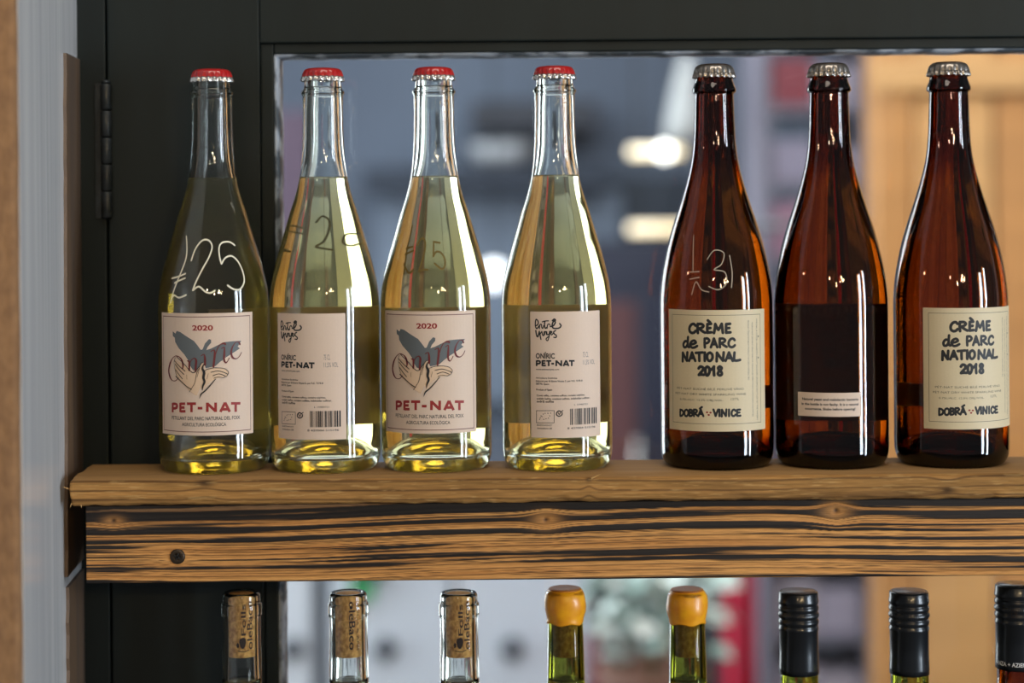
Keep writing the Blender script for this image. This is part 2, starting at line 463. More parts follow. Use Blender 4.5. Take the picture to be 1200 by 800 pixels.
# colour
wz = Zc * 1000 + 3.2 * (fbm(X * 4.3, X * 0, 51) - .5) * 2 + 1.2 * np.sin(X * 9 + 1)
kn = [(W(240, 563, y_f)[0], -0.0035, 0.012, 0.003), (W(690, 560, y_f)[0], -0.0035, .004, .0015), (W(1110, 575, y_f)[0], -.013, .01, .003)]
dark_k = np.zeros_like(X)
for (kx, kz, wx, hz) in kn:
    dxx = (X - kx) / wx; dzz = (Zc - kz) / hz
    g = np.exp(-dxx ** 2)
    wz = wz + g * 2.4 * np.tanh(dzz) * 1.0
    dark_k += np.exp(-(dxx * 1.7) ** 2 - (dzz * 1.0) ** 2)
ring = fbm(wz * 0.34 + 40, X * 1.5, 61, 3)
ringf = np.abs(((wz * 0.155 + 0.25 * fbm(X * 3, wz * .1, 64)) % 1) - .5) * 2
line = sstep(.66, .95, 1 - ringf) * (0.45 + .65 * fbm(X * 8, wz * .2, 66))
fine = fbm(X * 60, Zc * 2600, 71, 3)
base = lin((146, 106, 58)); dk = lin((66, 42, 22)); hi = lin((176, 134, 76)); vd = lin((46, 30, 17))
col = base[None, None] * (1 - ring[..., None]) * 2 * .5 + hi[None, None] * ring[..., None] * .5 + base[None, None] * .25
blot = fbm(X * 14 + 3, Zc * 120, 73, 4)[..., None]
col = col * (0.62 + 0.6 * fine[..., None]) * (.66 + .7 * blot)
col = col * (1 - .85 * line[..., None]) + dk * .85 * line[..., None]
gl = np.where(front, sstep(.45, .25, v) * sstep(.45, .75, fbm(X * 12, Zc * 200, 77)), 0)[..., None]
col = col * (1 - .5 * gl) + dk * .5 * gl
dkk = np.clip(dark_k, 0, 1)[..., None] * .85
col = col * (1 - dkk) + vd * dkk
# worn, greyer top
topc = lin((150, 114, 70)) * (0.7 + .5 * fbm(X * 12, Yc * 900, 81)[..., None])
col = np.where((kind == 1)[..., None], topc, col)
pale = np.where(front, sstep(.62, .74, fbm(X * 70, Zc * 900, 91)) * .28, 0)[..., None]
col = col * (1 - pale) + lin((206, 170, 112)) * pale
P = np.stack([Xr, Yc, Zc + 0.02], -1)
grid_mesh('plank', P, np.clip(col, 0, 1), M['plank'], shelf, wrap=True, capends=True)
# splinters and a sliver of wood on the face
def shard(px, row, dx, dz, L, name='splinter'):
    x, z = W(px, row, y_f - .001)
    v0 = Vector((x, y_f + .001, z - (ZS - .02)))
    d = Vector((dx, -.25, dz)).normalized() * L
    s = Vector((-dz, 0, dx)).normalized() * .0006; t = Vector((0, .0006, 0))
    mesh_obj(name, [v0 + s, v0 + t, v0 - s, v0 - t * .5, v0 + d], [(0, 1, 4), (1, 2, 4), (2, 3, 4), (3, 0, 4), (3, 2, 1, 0)], M['splint'], shelf)
M['splint'] = mat('pale_split_wood', srgb(190, 152, 96), 0.8)
shard(80, 573, -1, .35, .005); shard(84, 588, -.35, -1, .005); shard(94, 590, .2, -1, .004); shard(693, 561, 1, .5, .009); shard(88, 579, -.8, -.3, .004)

# ================================================================== CHARRED BEAM
beam = empty('charred_beam', (0, 0, ZS - 0.02 - 0.0555), 'scorched pine beam with bold black grain under the plank shelf', 'beam')
yb = -0.0445
xs = np.linspace(W(101, 640, yb)[0], 0.80, 1300)
H = 0.0552
sec = []
for t in np.linspace(0, 1, 3)[:-1]: sec.append((yb + .045 * (1 - t), 0.0, 3))
for t in np.linspace(0, 1, 118): sec.append((yb, t * H, 0))
for t in np.linspace(0, 1, 4)[1:]: sec.append((yb + .045 * t, H, 1))
sec = np.array(sec); n, k = len(xs), len(sec)
X = np.repeat(xs[:, None], k, 1); Yc = np.repeat(sec[None, :, 0], n, 0).copy(); Zc = np.repeat(sec[None, :, 1], n, 0).copy()
kind = np.repeat(sec[None, :, 2], n, 0); front = kind == 0
u = (X - xs[0]) * 1000.0; z = Zc * 1000.0        # mm
# flowing grain: rises to the right on the left half, level after
g0 = z - 9.0 * (1 - np.exp(-((u - 0) / 210.0) ** 1.3)) * (0.35 + 0.65 * z / 55) + 1.6 * np.sin(u / 95.0) - 0.9 * np.sin(u / 37.0 + 1) * .4 + 2.0 * (fbm(u / 120, z / 60, 5, 2) - .5)
def kpos(px, row):
    x, zz_ = W(px, row, yb); return (x - xs[0]) * 1000, (zz_ - (ZS - .0755)) * 1000
knots = [(*kpos(133, 610), 10, 3.0, 2.2), (*kpos(640, 609), 13, 4.5, 3.4), (*kpos(980, 598), 13, 5, 4.0), (*kpos(208, 652), 12, 4, 1.0)]
kd = np.zeros_like(u); kl = np.zeros_like(u)
for (ku, kz, wu, hz, am) in knots:
    e = np.exp(-np.abs((u - ku) / wu) ** 1.6)
    g0 = g0 - am * e * np.tanh((z - kz) / (hz * .5)) * np.exp(-((z - kz) / (hz * 2.4)) ** 2)
    kd += np.exp(-((u - ku) / 1.9) ** 2 - ((z - kz) / 1.7) ** 2)
    kl += np.exp(-((u - ku) / (wu * .75)) ** 2 - ((z - kz) / (hz * 1.25)) ** 2)
l1 = fbm(g0 * 0.27 + 11, u / 420, 101, 3)
l2 = fbm(g0 * 0.85, u / 200, 113, 2)
mod = fbm(u / 70, g0 * 0.16, 121, 3)
s = .68 * l1 + .32 * l2
top = sstep(34, 52, g0 + 4 * (mod - .5))
left_light = np.exp(-((u - 62) / 34) ** 2) * np.exp(-((z - 24) / 13) ** 2)
thr = 0.525 - 0.16 * top + .12 * (mod - .5) * 2 + .14 * left_light - .02
char = sstep(thr - .028, thr + .035, s)
# sharp thin latewood lines
lw = np.abs(((g0 * 0.27 + .35 * l1) % 1) - .5) * 2
char = np.maximum(char, sstep(.76, .95, 1 - lw) * (0.25 + 1.0 * mod) * .9)
lw2 = np.abs(((g0 * 0.61 + .5 * l1 + .2 * mod) % 1) - .5) * 2
char = np.maximum(char, sstep(.72, .95, 1 - lw2) * sstep(.42, .62, fbm(u / 55, g0 * .3, 127, 3)) * .85)
char = char * (1 - .9 * np.clip(kl, 0, 1))
fine = fbm(u / 9, z * 3.5, 131, 3)
orange = lin((212, 158, 92)); deep = lin((168, 110, 54)); black = lin((28, 23, 21)); smoke = lin((92, 76, 64))
mixv = fbm(g0 * .5, u / 150, 141, 3)[..., None]
wood = orange * mixv + deep * (1 - mixv)
wood = wood * (.66 + .62 * fine[..., None])
# the smoked upper edge
sm = (sstep(40, 54, g0 + 3 * (mod - .5)) * .8)[..., None]
wood = wood * (1 - sm) + smoke * (.6 + .6 * fine[..., None]) * sm
c = char[..., None]
col = wood * (1 - c) + black * c
kdc = np.clip(kd, 0, 1)[..., None]
col = col * (1 - kdc) + lin((60, 40, 26)) * kdc
ed = (sstep(1.0, 0.0, z) * .6)[..., None]
col = col * (1 - ed) + lin((40, 28, 20)) * ed
Yc = Yc + np.where(front, 0.0007 * (char - .4) * -1 + 0.0005 * (l2 - .5) + 0.0006 * sstep(1.4, 0, z) + .0008 * kd, 0)
P = np.stack([X, Yc, Zc], -1)
grid_mesh('beam_body', P, np.clip(col, 0, 1), M['beam'], beam, wrap=True, capends=True)
# screw in its countersink
sx, sz = W(208, 652, yb)
scr = empty('screw', (sx, yb, sz - beam.location.z)); scr.parent = beam
o = lathe('screw_head', [(0, .0004), (.0014, .0004), (.0022, .0009), (.0040, .0012), (.0052, .0006), (.0058, -.0010), (0, -.001)], M['steel'], scr, 28)
o.rotation_euler = (PI / 2, 0, 0)
M['slot'] = mat('screw_recess', (0.006, 0.005, 0.004, 1), 0.8)
for a in (0.4, 0.4 + PI / 2):
    b = box('cross_recess', -.0026, .0026, -.0018, -.0010, -.00055, .00055, M['slot'], scr, 0); b.rotation_euler = (0, a, 0)
sx, sz = W(163.5, 612, yb)
tag(beam.children[0], None)

# ================================================================== BOTTLES
def xof(px, row=545.5): return W(px, row, 0.0)[0]
class Prof:
    def __init__(s, pts): s.p = pts; s.z = [q[1] for q in pts]; s.r = [q[0] for q in pts]
    def __call__(s, z): return float(np.interp(z, s.z, s.r))

def mm(pts): return [(a / 1000, b / 1000) for a, b in pts]

def make_outer(pts, sharp=()): return smoothprof(mm(pts), 4, sharp)

PET_BODY = [(40.6, 14), (40.6, 30), (40.6, 60), (40.6, 100), (40.6, 116), (40.2, 126), (39.0, 136), (36.6, 147), (33.6, 158.5), (29.6, 172), (25.2, 187), (21.0, 200), (18.0, 212), (16.3, 224), (15.5, 236), (15.0, 250), (14.8, 264)]
AMB_BODY = [(41.6, 14), (41.6, 30), (41.6, 60), (41.6, 100), (41.6, 116), (41.2, 126), (39.8, 139), (37.6, 151), (34.6, 164), (30.8, 177), (26.8, 189), (23.0, 201), (19.6, 213), (17.0, 225), (15.5, 238), (14.8, 252), (14.4, 266)]
PET_TOP = [(15.0, 271), (15.1, 274), (15.9, 275.3), (16.0, 276.8), (15.2, 278), (14.2, 279.3), (13.6, 282), (13.3, 286), (13.0, 289.5), (12.2, 291.3), (10.8, 291.8)]
AMB_TOP = [(14.2, 271), (14.3, 273), (15.9, 274.2), (16.1, 276), (15.3, 278.5), (14.2, 281.5), (13.4, 285), (13.1, 288), (12.9, 290), (12.2, 291.6), (10.8, 292)]
BOTT = [(0, 21), (9, 20.2), (18, 16.6), (25.5, 10.5), (30.5, 4.2), (33, 0.9), (34.8, 0.0), (36.6, 0.9), (38.8, 4.0), (40.2, 8.5)]

def body_profile(body, top, R):
    bott = [(r * R / 40.6, z) for r, z in BOTT]
    outer = make_outer(bott + body + top)
    th = 3.0
    inner = [(9.2, 291.2), (8.9, 288), (8.9, 275)]
    for r, z in body[::-1]:
        t = th + (2.6 if z > 205 else 0.0) * min(1, (z - 205) / 25 if z > 205 else 0) 
        inner.append((max(r - t, 8.9), z))
    inner = inner[:-1] + [(R - 3.1, 22), (R - 4.4, 15.5), (R - 8.5, 10), (R - 13, 10.5), (R - 19, 18), (13, 23.4), (0, 25)]
    inn = smoothprof(mm(inner), 4)
    return outer, inn

def knurl(r, z, a):
    if z < 0.0032 and r > 0.031: return r, z + 0.0005 * (0.5 + .5 * cos(64 * a)) * min(1, (0.0032 - z) / 0.002) * (1 if r > .0345 else 0.4)
    return r, z

def liquid_profile(inn, level, ov=0.00018, meniscus=0.0008):
    """inn runs from the mouth down to the axis; grow it slightly into the glass"""
    pts = [(p[0], p[1]) for p in inn]
    lo = [p for p in pts if p[1] < level]
    # radius at the level
    rl = 0
    for a, b in zip(pts[:-1], pts[1:]):
        if a[1] >= level > b[1]: rl = a[0] + (b[0] - a[0]) * (a[1] - level) / (a[1] - b[1] + 1e-9); break
    out = [(0, level), (rl * .7, level), (rl - .0012, level + meniscus * .15), (rl + ov, level + meniscus)]
    for i, (r, z) in enumerate(lo):
        if r < 1e-6: out.append((0, z - ov)); continue
        # normal offset
        p0 = lo[max(i - 1, 0)]; p1 = lo[min(i + 1, len(lo) - 1)]
        dr, dz = p1[0] - p0[0], p1[1] - p0[1]; L = math.hypot(dr, dz) or 1
        out.append((max(r - dz / L * ov, 0.0003), z + dr / L * ov))
    return out

def crown_cap(parent, top, metal, zt=0.2945):
    N = 21; seg = 126
    def mod_(r, z, a):
        f = min(1, max(0, (zt - .0018 - z) / .0065))
        return r + f * (.00080 * cos(N * a)), z + f * .00035 * cos(N * a)
    prof = [(0, zt + .0004), (.007, zt + .0002), (.0112, zt - .0003), (.0130, zt - .0010), (.0141, zt - .0024), (.0146, zt - .0042), (.0149, zt - .0062)]
    lathe('cap_top', prof, top, parent, seg, mod=mod_)
    prof2 = [(.0149, zt - .0062), (.0151, zt - .0078), (.0156, zt - .0094), (.0154, zt - .0098), (.0146, zt - .0090), (.0142, zt - .0066)]
    lathe('crimped_edge', prof2, metal, parent, seg, mod=mod_, closed=True)
    if top is metal: lathe('cap_disc', [(0, zt + .0006), (.0095, zt + .0005), (.0120, zt - .0003), (.0124, zt - .0008), (0, zt - .0006)], M['capdark'], parent, 48)

# ---------- surface printing in (theta, z) of one bottle
class Bottle:
    def __init__(s, px, prof, R):
        s.X = xof(px); s.prof = Prof([(r, z) for r, z in prof]); s.R = R
    def hit(s, px, row, inner=False):
        """angle about the axis and height of the front surface seen at this image point"""
        Y = -0.02
        for _ in range(14):
            x, zz_ = W(px, row, Y); lz = zz_ - ZS
            r = s.prof(lz); dx = max(-r * .9995, min(r * .9995, x - s.X))
            Y = -math.sqrt(r * r - dx * dx)
        return math.atan2(dx, -Y), lz

def smooth2(pts, sub=4):
    if len(pts) < 3: 
        a, b = pts; return [tuple(a[i] + (b[i] - a[i]) * t / 4 for i in range(len(a))) for t in range(5)]
    return smoothprof(pts, sub)

class Ink:
    """collects strokes, polygons and letters given in flat millimetre coordinates and wraps them round radius r(z)"""
    def __init__(s): s.v = []; s.f = []; s.lay = 0
    def stroke(s, pts, w, curve=True, taper=False, cap=True):
        """pts [(u, v)] metres along the surface; w width in metres (number or per-point list)"""
        if not isinstance(w, (list, tuple)): w = [w] * len(pts)
        q = [(p[0], p[1], ww) for p, ww in zip(pts, w)]
        q = smooth2(q, 4) if curve else q
        # resample
        res = [q[0]]
        for a, b in zip(q[:-1], q[1:]):
            L = math.hypot(b[0] - a[0], b[1] - a[1]); k = max(1, int(L / 0.0014))
            for i in range(1, k + 1): res.append(tuple(a[j] + (b[j] - a[j]) * i / k for j in range(3)))
        clean = [res[0]]
        for r in res[1:]:
            if math.hypot(r[0] - clean[-1][0], r[1] - clean[-1][1]) > 2e-5: clean.append(r)
        res = clean; n = len(res)
        if n < 2: return
        lay = s.lay; s.lay += 1
        base = len(s.v)
        for i in range(n):
            a = res[max(i - 1, 0)]; b = res[min(i + 1, n - 1)]
            dx, dy = b[0] - a[0], b[1] - a[1]; L = math.hypot(dx, dy) or 1
            nx, ny = -dy / L, dx / L
            # mitre
            if 0 < i < n - 1:
                c = res[i]; d1 = (c[0] - a[0], c[1] - a[1]); l1 = math.hypot(*d1) or 1
                cosm = max(.5, abs(d1[0] / l1 * dx / L + d1[1] / l1 * dy / L)); hw = res[i][2] / 2 / cosm
            else: hw = res[i][2] / 2
            s.v.append((res[i][0] + nx * hw, res[i][1] + ny * hw, lay)); s.v.append((res[i][0] - nx * hw, res[i][1] - ny * hw, lay))
        for i in range(n - 1):
            k = base + 2 * i; s.f.append((k, k + 1, k + 3, k + 2))
        if cap:
            for end, (i, j) in ((0, (0, 1)), (1, (n - 1, n - 2))):
                c, d = res[i], res[j]; ang = math.atan2(c[1] - d[1], c[0] - d[0]); hw = c[2] / 2
                ids = []
                for t in range(5):
                    a = ang - PI / 2 + PI * t / 4
                    ids.append(len(s.v)); s.v.append((c[0] + cos(a) * hw, c[1] + sin(a) * hw, lay))
                s.f.append(tuple(ids))
    def rect(s, u0, u1, v0, v1):
        lay = s.lay; s.lay += 1
        k = max(1, int(abs(u1 - u0) / .0015)); b = len(s.v)
        for i in range(k + 1):
            u = u0 + (u1 - u0) * i / k; s.v.append((u, v0, lay)); s.v.append((u, v1, lay))
        for i in range(k): s.f.append((b + 2 * i, b + 2 * i + 2, b + 2 * i + 3, b + 2 * i + 1))
    def poly(s, pts):
        bm = bmesh.new(); vs = [bm.verts.new((p[0], p[1], 0)) for p in pts]
        bm.faces.new(vs); bmesh.ops.triangulate(bm, faces=bm.faces[:])
        s._bm(bm)
    def _bm(s, bm):
        xs_ = [v.co.x for v in bm.verts]
        if not xs_: bm.free(); return
        x = min(xs_) + .0016
        while x < max(xs_):
            bmesh.ops.bisect_plane(bm, geom=bm.verts[:] + bm.edges[:] + bm.faces[:], plane_co=(x, 0, 0), plane_no=(1, 0, 0))
            x += .0016
        lay = s.lay; s.lay += 1; b = len(s.v)
        bm.verts.index_update()
        for v in bm.verts: s.v.append((v.co.x, v.co.y, lay))
        for f in bm.faces: s.f.append(tuple(b + v.index for v in f.verts))
        bm.free()
    def text(s, txt, u0, u1, v0, v1, bold=0.0, rot=False, shear=0.0):
        """built-in font fitted to the box; rot writes it top to bottom"""
        cu = bpy.data.curves.new('t', 'FONT'); cu.body = txt; cu.offset = bold; cu.resolution_u = 3; cu.shear = shear
        ob = bpy.data.objects.new('t', cu); C.objects.link(ob)
        dg = bpy.context.evaluated_depsgraph_get(); me = bpy.data.meshes.new_from_object(ob.evaluated_get(dg))
        bm = bmesh.new(); bm.from_mesh(me)
        X_ = [v.co.x for v in bm.verts]; Y_ = [v.co.y for v in bm.verts]
        a, b, c_, d = min(X_), max(X_), min(Y_), max(Y_)
        for v in bm.verts:
            fx = (v.co.x - a) / (b - a); fy = (v.co.y - c_) / max(d - c_, 1e-6)
            v.co = ((u0 + fy * (u1 - u0)), v1 - fx * (v1 - v0), 0) if rot else (u0 + fx * (u1 - u0), v0 + fy * (v1 - v0), 0)
        s._bm(bm)
        bpy.data.objects.remove(ob); bpy.data.curves.remove(cu); bpy.data.meshes.remove(me)
    def build(s, name, m, parent, rf, off, R):
        """rf(z) radius; u is arc length at radius R"""
        vs = []
        for (u, v, lay) in s.v:
            th = u / R; r = rf(v) + off + min(lay, 40) * 2.0e-6
            vs.append((r * sin(th), -r * cos(th), v))
        bm = bmesh.new(); bv = [bm.verts.new(v) for v in vs]
        for f in s.f:
            try: bm.faces.new([bv[i] for i in f])
            except ValueError: pass
        for f in bm.faces:
            c = f.calc_center_median(); f.normal_update()
            if f.normal.x * c.x + f.normal.y * c.y < 0: f.normal_flip()
        return bm_obj(name, bm, m, parent)

def label_patch(name, th0, th1, z0, z1, R, m, parent, off=0.00004, thick=0.00014, wob=0.0):
    n = 30; vs = []; fs = []
    for i in range(n + 1):
        th = th0 + (th1 - th0) * i / n
        for (r, z) in ((R + off, z0), (R + off + thick, z0), (R + off + thick, z1), (R + off, z1)):
            vs.append((r * sin(th), -r * cos(th), z))
    for i in range(n):
        a = 4 * i
        for j in range(4): fs.append((a + j, a + 4 + j, a + 4 + (j + 1) % 4, a + (j + 1) % 4))
    fs.append((0, 1, 2, 3)); fs.append((4 * n + 3, 4 * n + 2, 4 * n + 1, 4 * n))
    o = mesh_obj(name, vs, fs, m, parent)
    b = bmesh.new(); b.from_mesh(o.data); bmesh.ops.recalc_face_normals(b, faces=b.faces[:]); b.to_mesh(o.data); b.free()
    return o

# hand-lettered glyphs, unit box, y up
def arc(cx, cy, rx, ry, a0, a1, n=9):
    return [(cx + rx * cos(math.radians(a0 + (a1 - a0) * i / (n - 1))), cy + ry * sin(math.radians(a0 + (a1 - a0) * i / (n - 1)))) for i in range(n)]
G = {
 'C': [[(.92, .80), (.70, .98), (.35, .92), (.08, .60), (.10, .22), (.38, .02), (.72, .06), (.95, .24)]],
 'R': [[(.12, 1), (.10, .5), (.14, 0)], [(.12, .96), (.55, .98), (.80, .78), (.55, .55), (.14, .48)], [(.30, .48), (.62, .24), (1.0, .04)]],
 'E': [[(.15, .98), (.12, .5), (.14, .03)], [(.15, .96), (.85, 1.0)], [(.14, .52), (.72, .55)], [(.14, .05), (.92, .08)]],
 'M': [[(.02, 0), (.12, .5), (.16, .98)], [(.16, .98), (.34, .6), (.50, .35)], [(.50, .35), (.66, .62), (.86, 1.0)], [(.86, 1.0), (.92, .5), (.98, .02)]],
 'P': [[(.15, 1), (.12, .5), (.16, -.02)], [(.12, .96), (.60, 1.0), (.92, .76), (.62, .50), (.16, .44)]],
 'A': [[(.02, 0), (.28, .52), (.48, 1.0)], [(.48, 1.0), (.72, .5), (.98, .0)], [(.18, .34), (.80, .34)]],
 'N': [[(.08, -.05), (.10, .5), (.12, .98)], [(.12, .98), (.50, .45), (.86, .02)], [(.86, .02), (.90, .55), (.94, 1.02)]],
 'T': [[(.0, .95), (.5, .97), (1.0, 1.0)], [(.5, .97), (.50, .5), (.52, 0)]],
 'I': [[(.5, 1), (.48, .5), (.5, 0)]],
 'O': [[(.55, .99), (.18, .84), (.04, .45), (.25, .06), (.62, .02), (.94, .34), (.90, .76), (.55, .99)]],
 'L': [[(.15, 1), (.10, .5), (.10, .06)], [(.10, .06), (.50, .04), (1.0, .12)]],
 'D': [[(.12, 1), (.10, .5), (.12, .02)], [(.12, .98), (.62, .88), (.95, .50), (.62, .12), (.12, .03)]],
 'B': [[(.12, 1), (.10, .5), (.12, .02)], [(.12, .97), (.65, .94), (.80, .74), (.50, .54), (.14, .52)], [(.14, .52), (.75, .46), (.92, .24), (.60, .04), (.12, .03)]],
 'V': [[(.02, 1), (.28, .45), (.46, .02)], [(.46, .02), (.70, .5), (.98, 1)]],
 'd': [[(.70, .52), (.35, .60), (.05, .35), (.12, .06), (.45, .04), (.70, .30)], [(.78, 1.0), (.72, .5), (.74, .14), (.95, .02)]],
 'e': [[(.12, .32), (.50, .34), (.82, .48), (.62, .66), (.25, .56), (.06, .28), (.28, .02), (.65, .02), (1.0, .16)]],
 '2': [[(.05, .78), (.35, .99), (.80, .88), (.78, .60), (.40, .30), (.08, .05)], [(.08, .05), (.5, .09), (.98, .06)]],
 '0': [[(.5, .99), (.15, .84), (.05, .45), (.25, .05), (.60, .02), (.92, .40), (.86, .80), (.5, .99)]],
 '1': [[(.05, .62), (.40, .80), (.62, 1.0)], [(.62, 1.0), (.60, .5), (.66, 0)]],
 '8': [[(.85, .85), (.50, 1.0), (.18, .84), (.35, .60), (.80, .36), (.85, .10), (.45, .0), (.12, .18), (.38, .48), (.78, .70), (.85, .85)]],
 '`': [[(.0, 1), (.9, .0)]],
 "'": [[(.0, .0), (.9, 1)]],
 'S': [[(.9, .85), (.5, 1), (.12, .78), (.5, .52), (.9, .26), (.5, 0), (.08, .16)]],
 'G': [[(.92, .80), (.55, 1), (.1, .6), (.2, .1), (.6, 0), (.92, .2), (.92, .5), (.6, .5)]],
}
BL = {  # straight bold capitals
 'P': [[(.12, 1), (.12, 0)], [(.12, .9), (.5, .9), (.78, .84), (.86, .68), (.78, .5), (.5, .42), (.12, .42)]],
 'E': [[(.14, 1), (.14, 0)], [(.14, .9), (.95, .9)], [(.14, .5), (.85, .5)], [(.14, .1), (1, .1)]],
 'T': [[(0, .9), (1, .9)], [(.5, 1), (.5, 0)]],
 '-': [[(0, .42), (1, .42)]],
 'N': [[(.1, 0), (.1, 1)], [(.1, .92), (.9, .08)], [(.9, 0), (.9, 1)]],
 'A': [[(.08, 0), (.5, 1)], [(.5, 1), (.92, 0)], [(.22, .28), (.78, .28)]],
}

# ---------------------------------------------------------------- prototypes
out_p, in_p = body_profile(PET_BODY, PET_TOP, 40.6)
out_a, in_a = body_profile(AMB_BODY, AMB_TOP, 41.6)
RP, RA = .0406, .0416
def mono(prof):
    """outer profile as a function of z above the heel"""
    res = []
    for r, z in prof:
        if res and z <= res[-1][1]: continue
        if r > .035 or res: res.append((r, z))
    return res
PX = [252, 382, 512, 653.5, 840.5, 975, 1115.5]
B = [Bottle(p, mono(out_p if i < 4 else out_a), RP if i < 4 else RA) for i, p in enumerate(PX)]

def make_bottle(i, label, group, cap, liquid, level):
    b = B[i]; pet = i < 4
    root = empty('sparkling_wine_bottle' if pet else 'amber_wine_bottle', (b.X, 0, ZS), label, 'wine bottle', group)
    outer, inn = (out_p, in_p) if pet else (out_a, in_a)
    if pet and 'pg' in CACHE or (not pet) and 'ag' in CACHE:
        g0_, l0_, c0_ = CACHE['pg' if pet else 'ag']
        for src in (g0_, l0_, *c0_):
            c = src.copy(); C.objects.link(c); c.parent = root
        return root
    g = lathe('glass_body', outer + inn, M['clear'] if pet else M['amber'], root, 160, mod=knurl)
    l = lathe('wine', liquid_profile(inn, level), liquid, root, 128)
    n0 = len(root.children)
    crown_cap(root, *cap)
    CACHE['pg' if pet else 'ag'] = (g, l, [c for c in root.children if c.name.startswith(('cap_top', 'crimped', 'cap_disc'))])
    return root
CACHE = {}
lev_p = (545.5 - 207.5) / 1587.0 + .0003
lev_a = (545.5 - 161.0) / 1587.0 
ptxt = [
 'clear bottle with bright red cap and large white £25, leftmost on the upper shelf',
 'pale wine bottle showing its back label, second from left, with mirrored price behind the glass',
 'pale wine bottle with bird label, third from left, standing before the window pane',
 'pale wine bottle with back label, fourth from left, beside the amber bottles']
roots = []
for i in range(4):
    roots.append(make_bottle(i, ptxt[i], 'clear sparkling wine bottles on the upper shelf', (M['red'], M['silver']), M['wine'], lev_p))
atxt = ['amber bottle marked £31 in thin marker, leftmost of the three amber bottles',
 'amber bottle with only a small white notice label, middle of the three amber bottles',
 'amber bottle with cream label turned to the right, rightmost on the upper shelf']
for i in range(3):
    roots.append(make_bottle(4 + i, atxt[i], 'amber wine bottles on the upper shelf', (M['tin'], M['tin']), M['amber_wine'], lev_a))

def mapper(b, ox, oy, s, R):
    def f(x, y):
        th, z = b.hit(ox + x / s, oy + y / s); return th * R, z
    return f
OFF = 0.00004 + 0.00014 + 0.00002

def centre(b, row=430):
    """the angle facing the camera"""
    return math.atan2(-b.X, DIST)

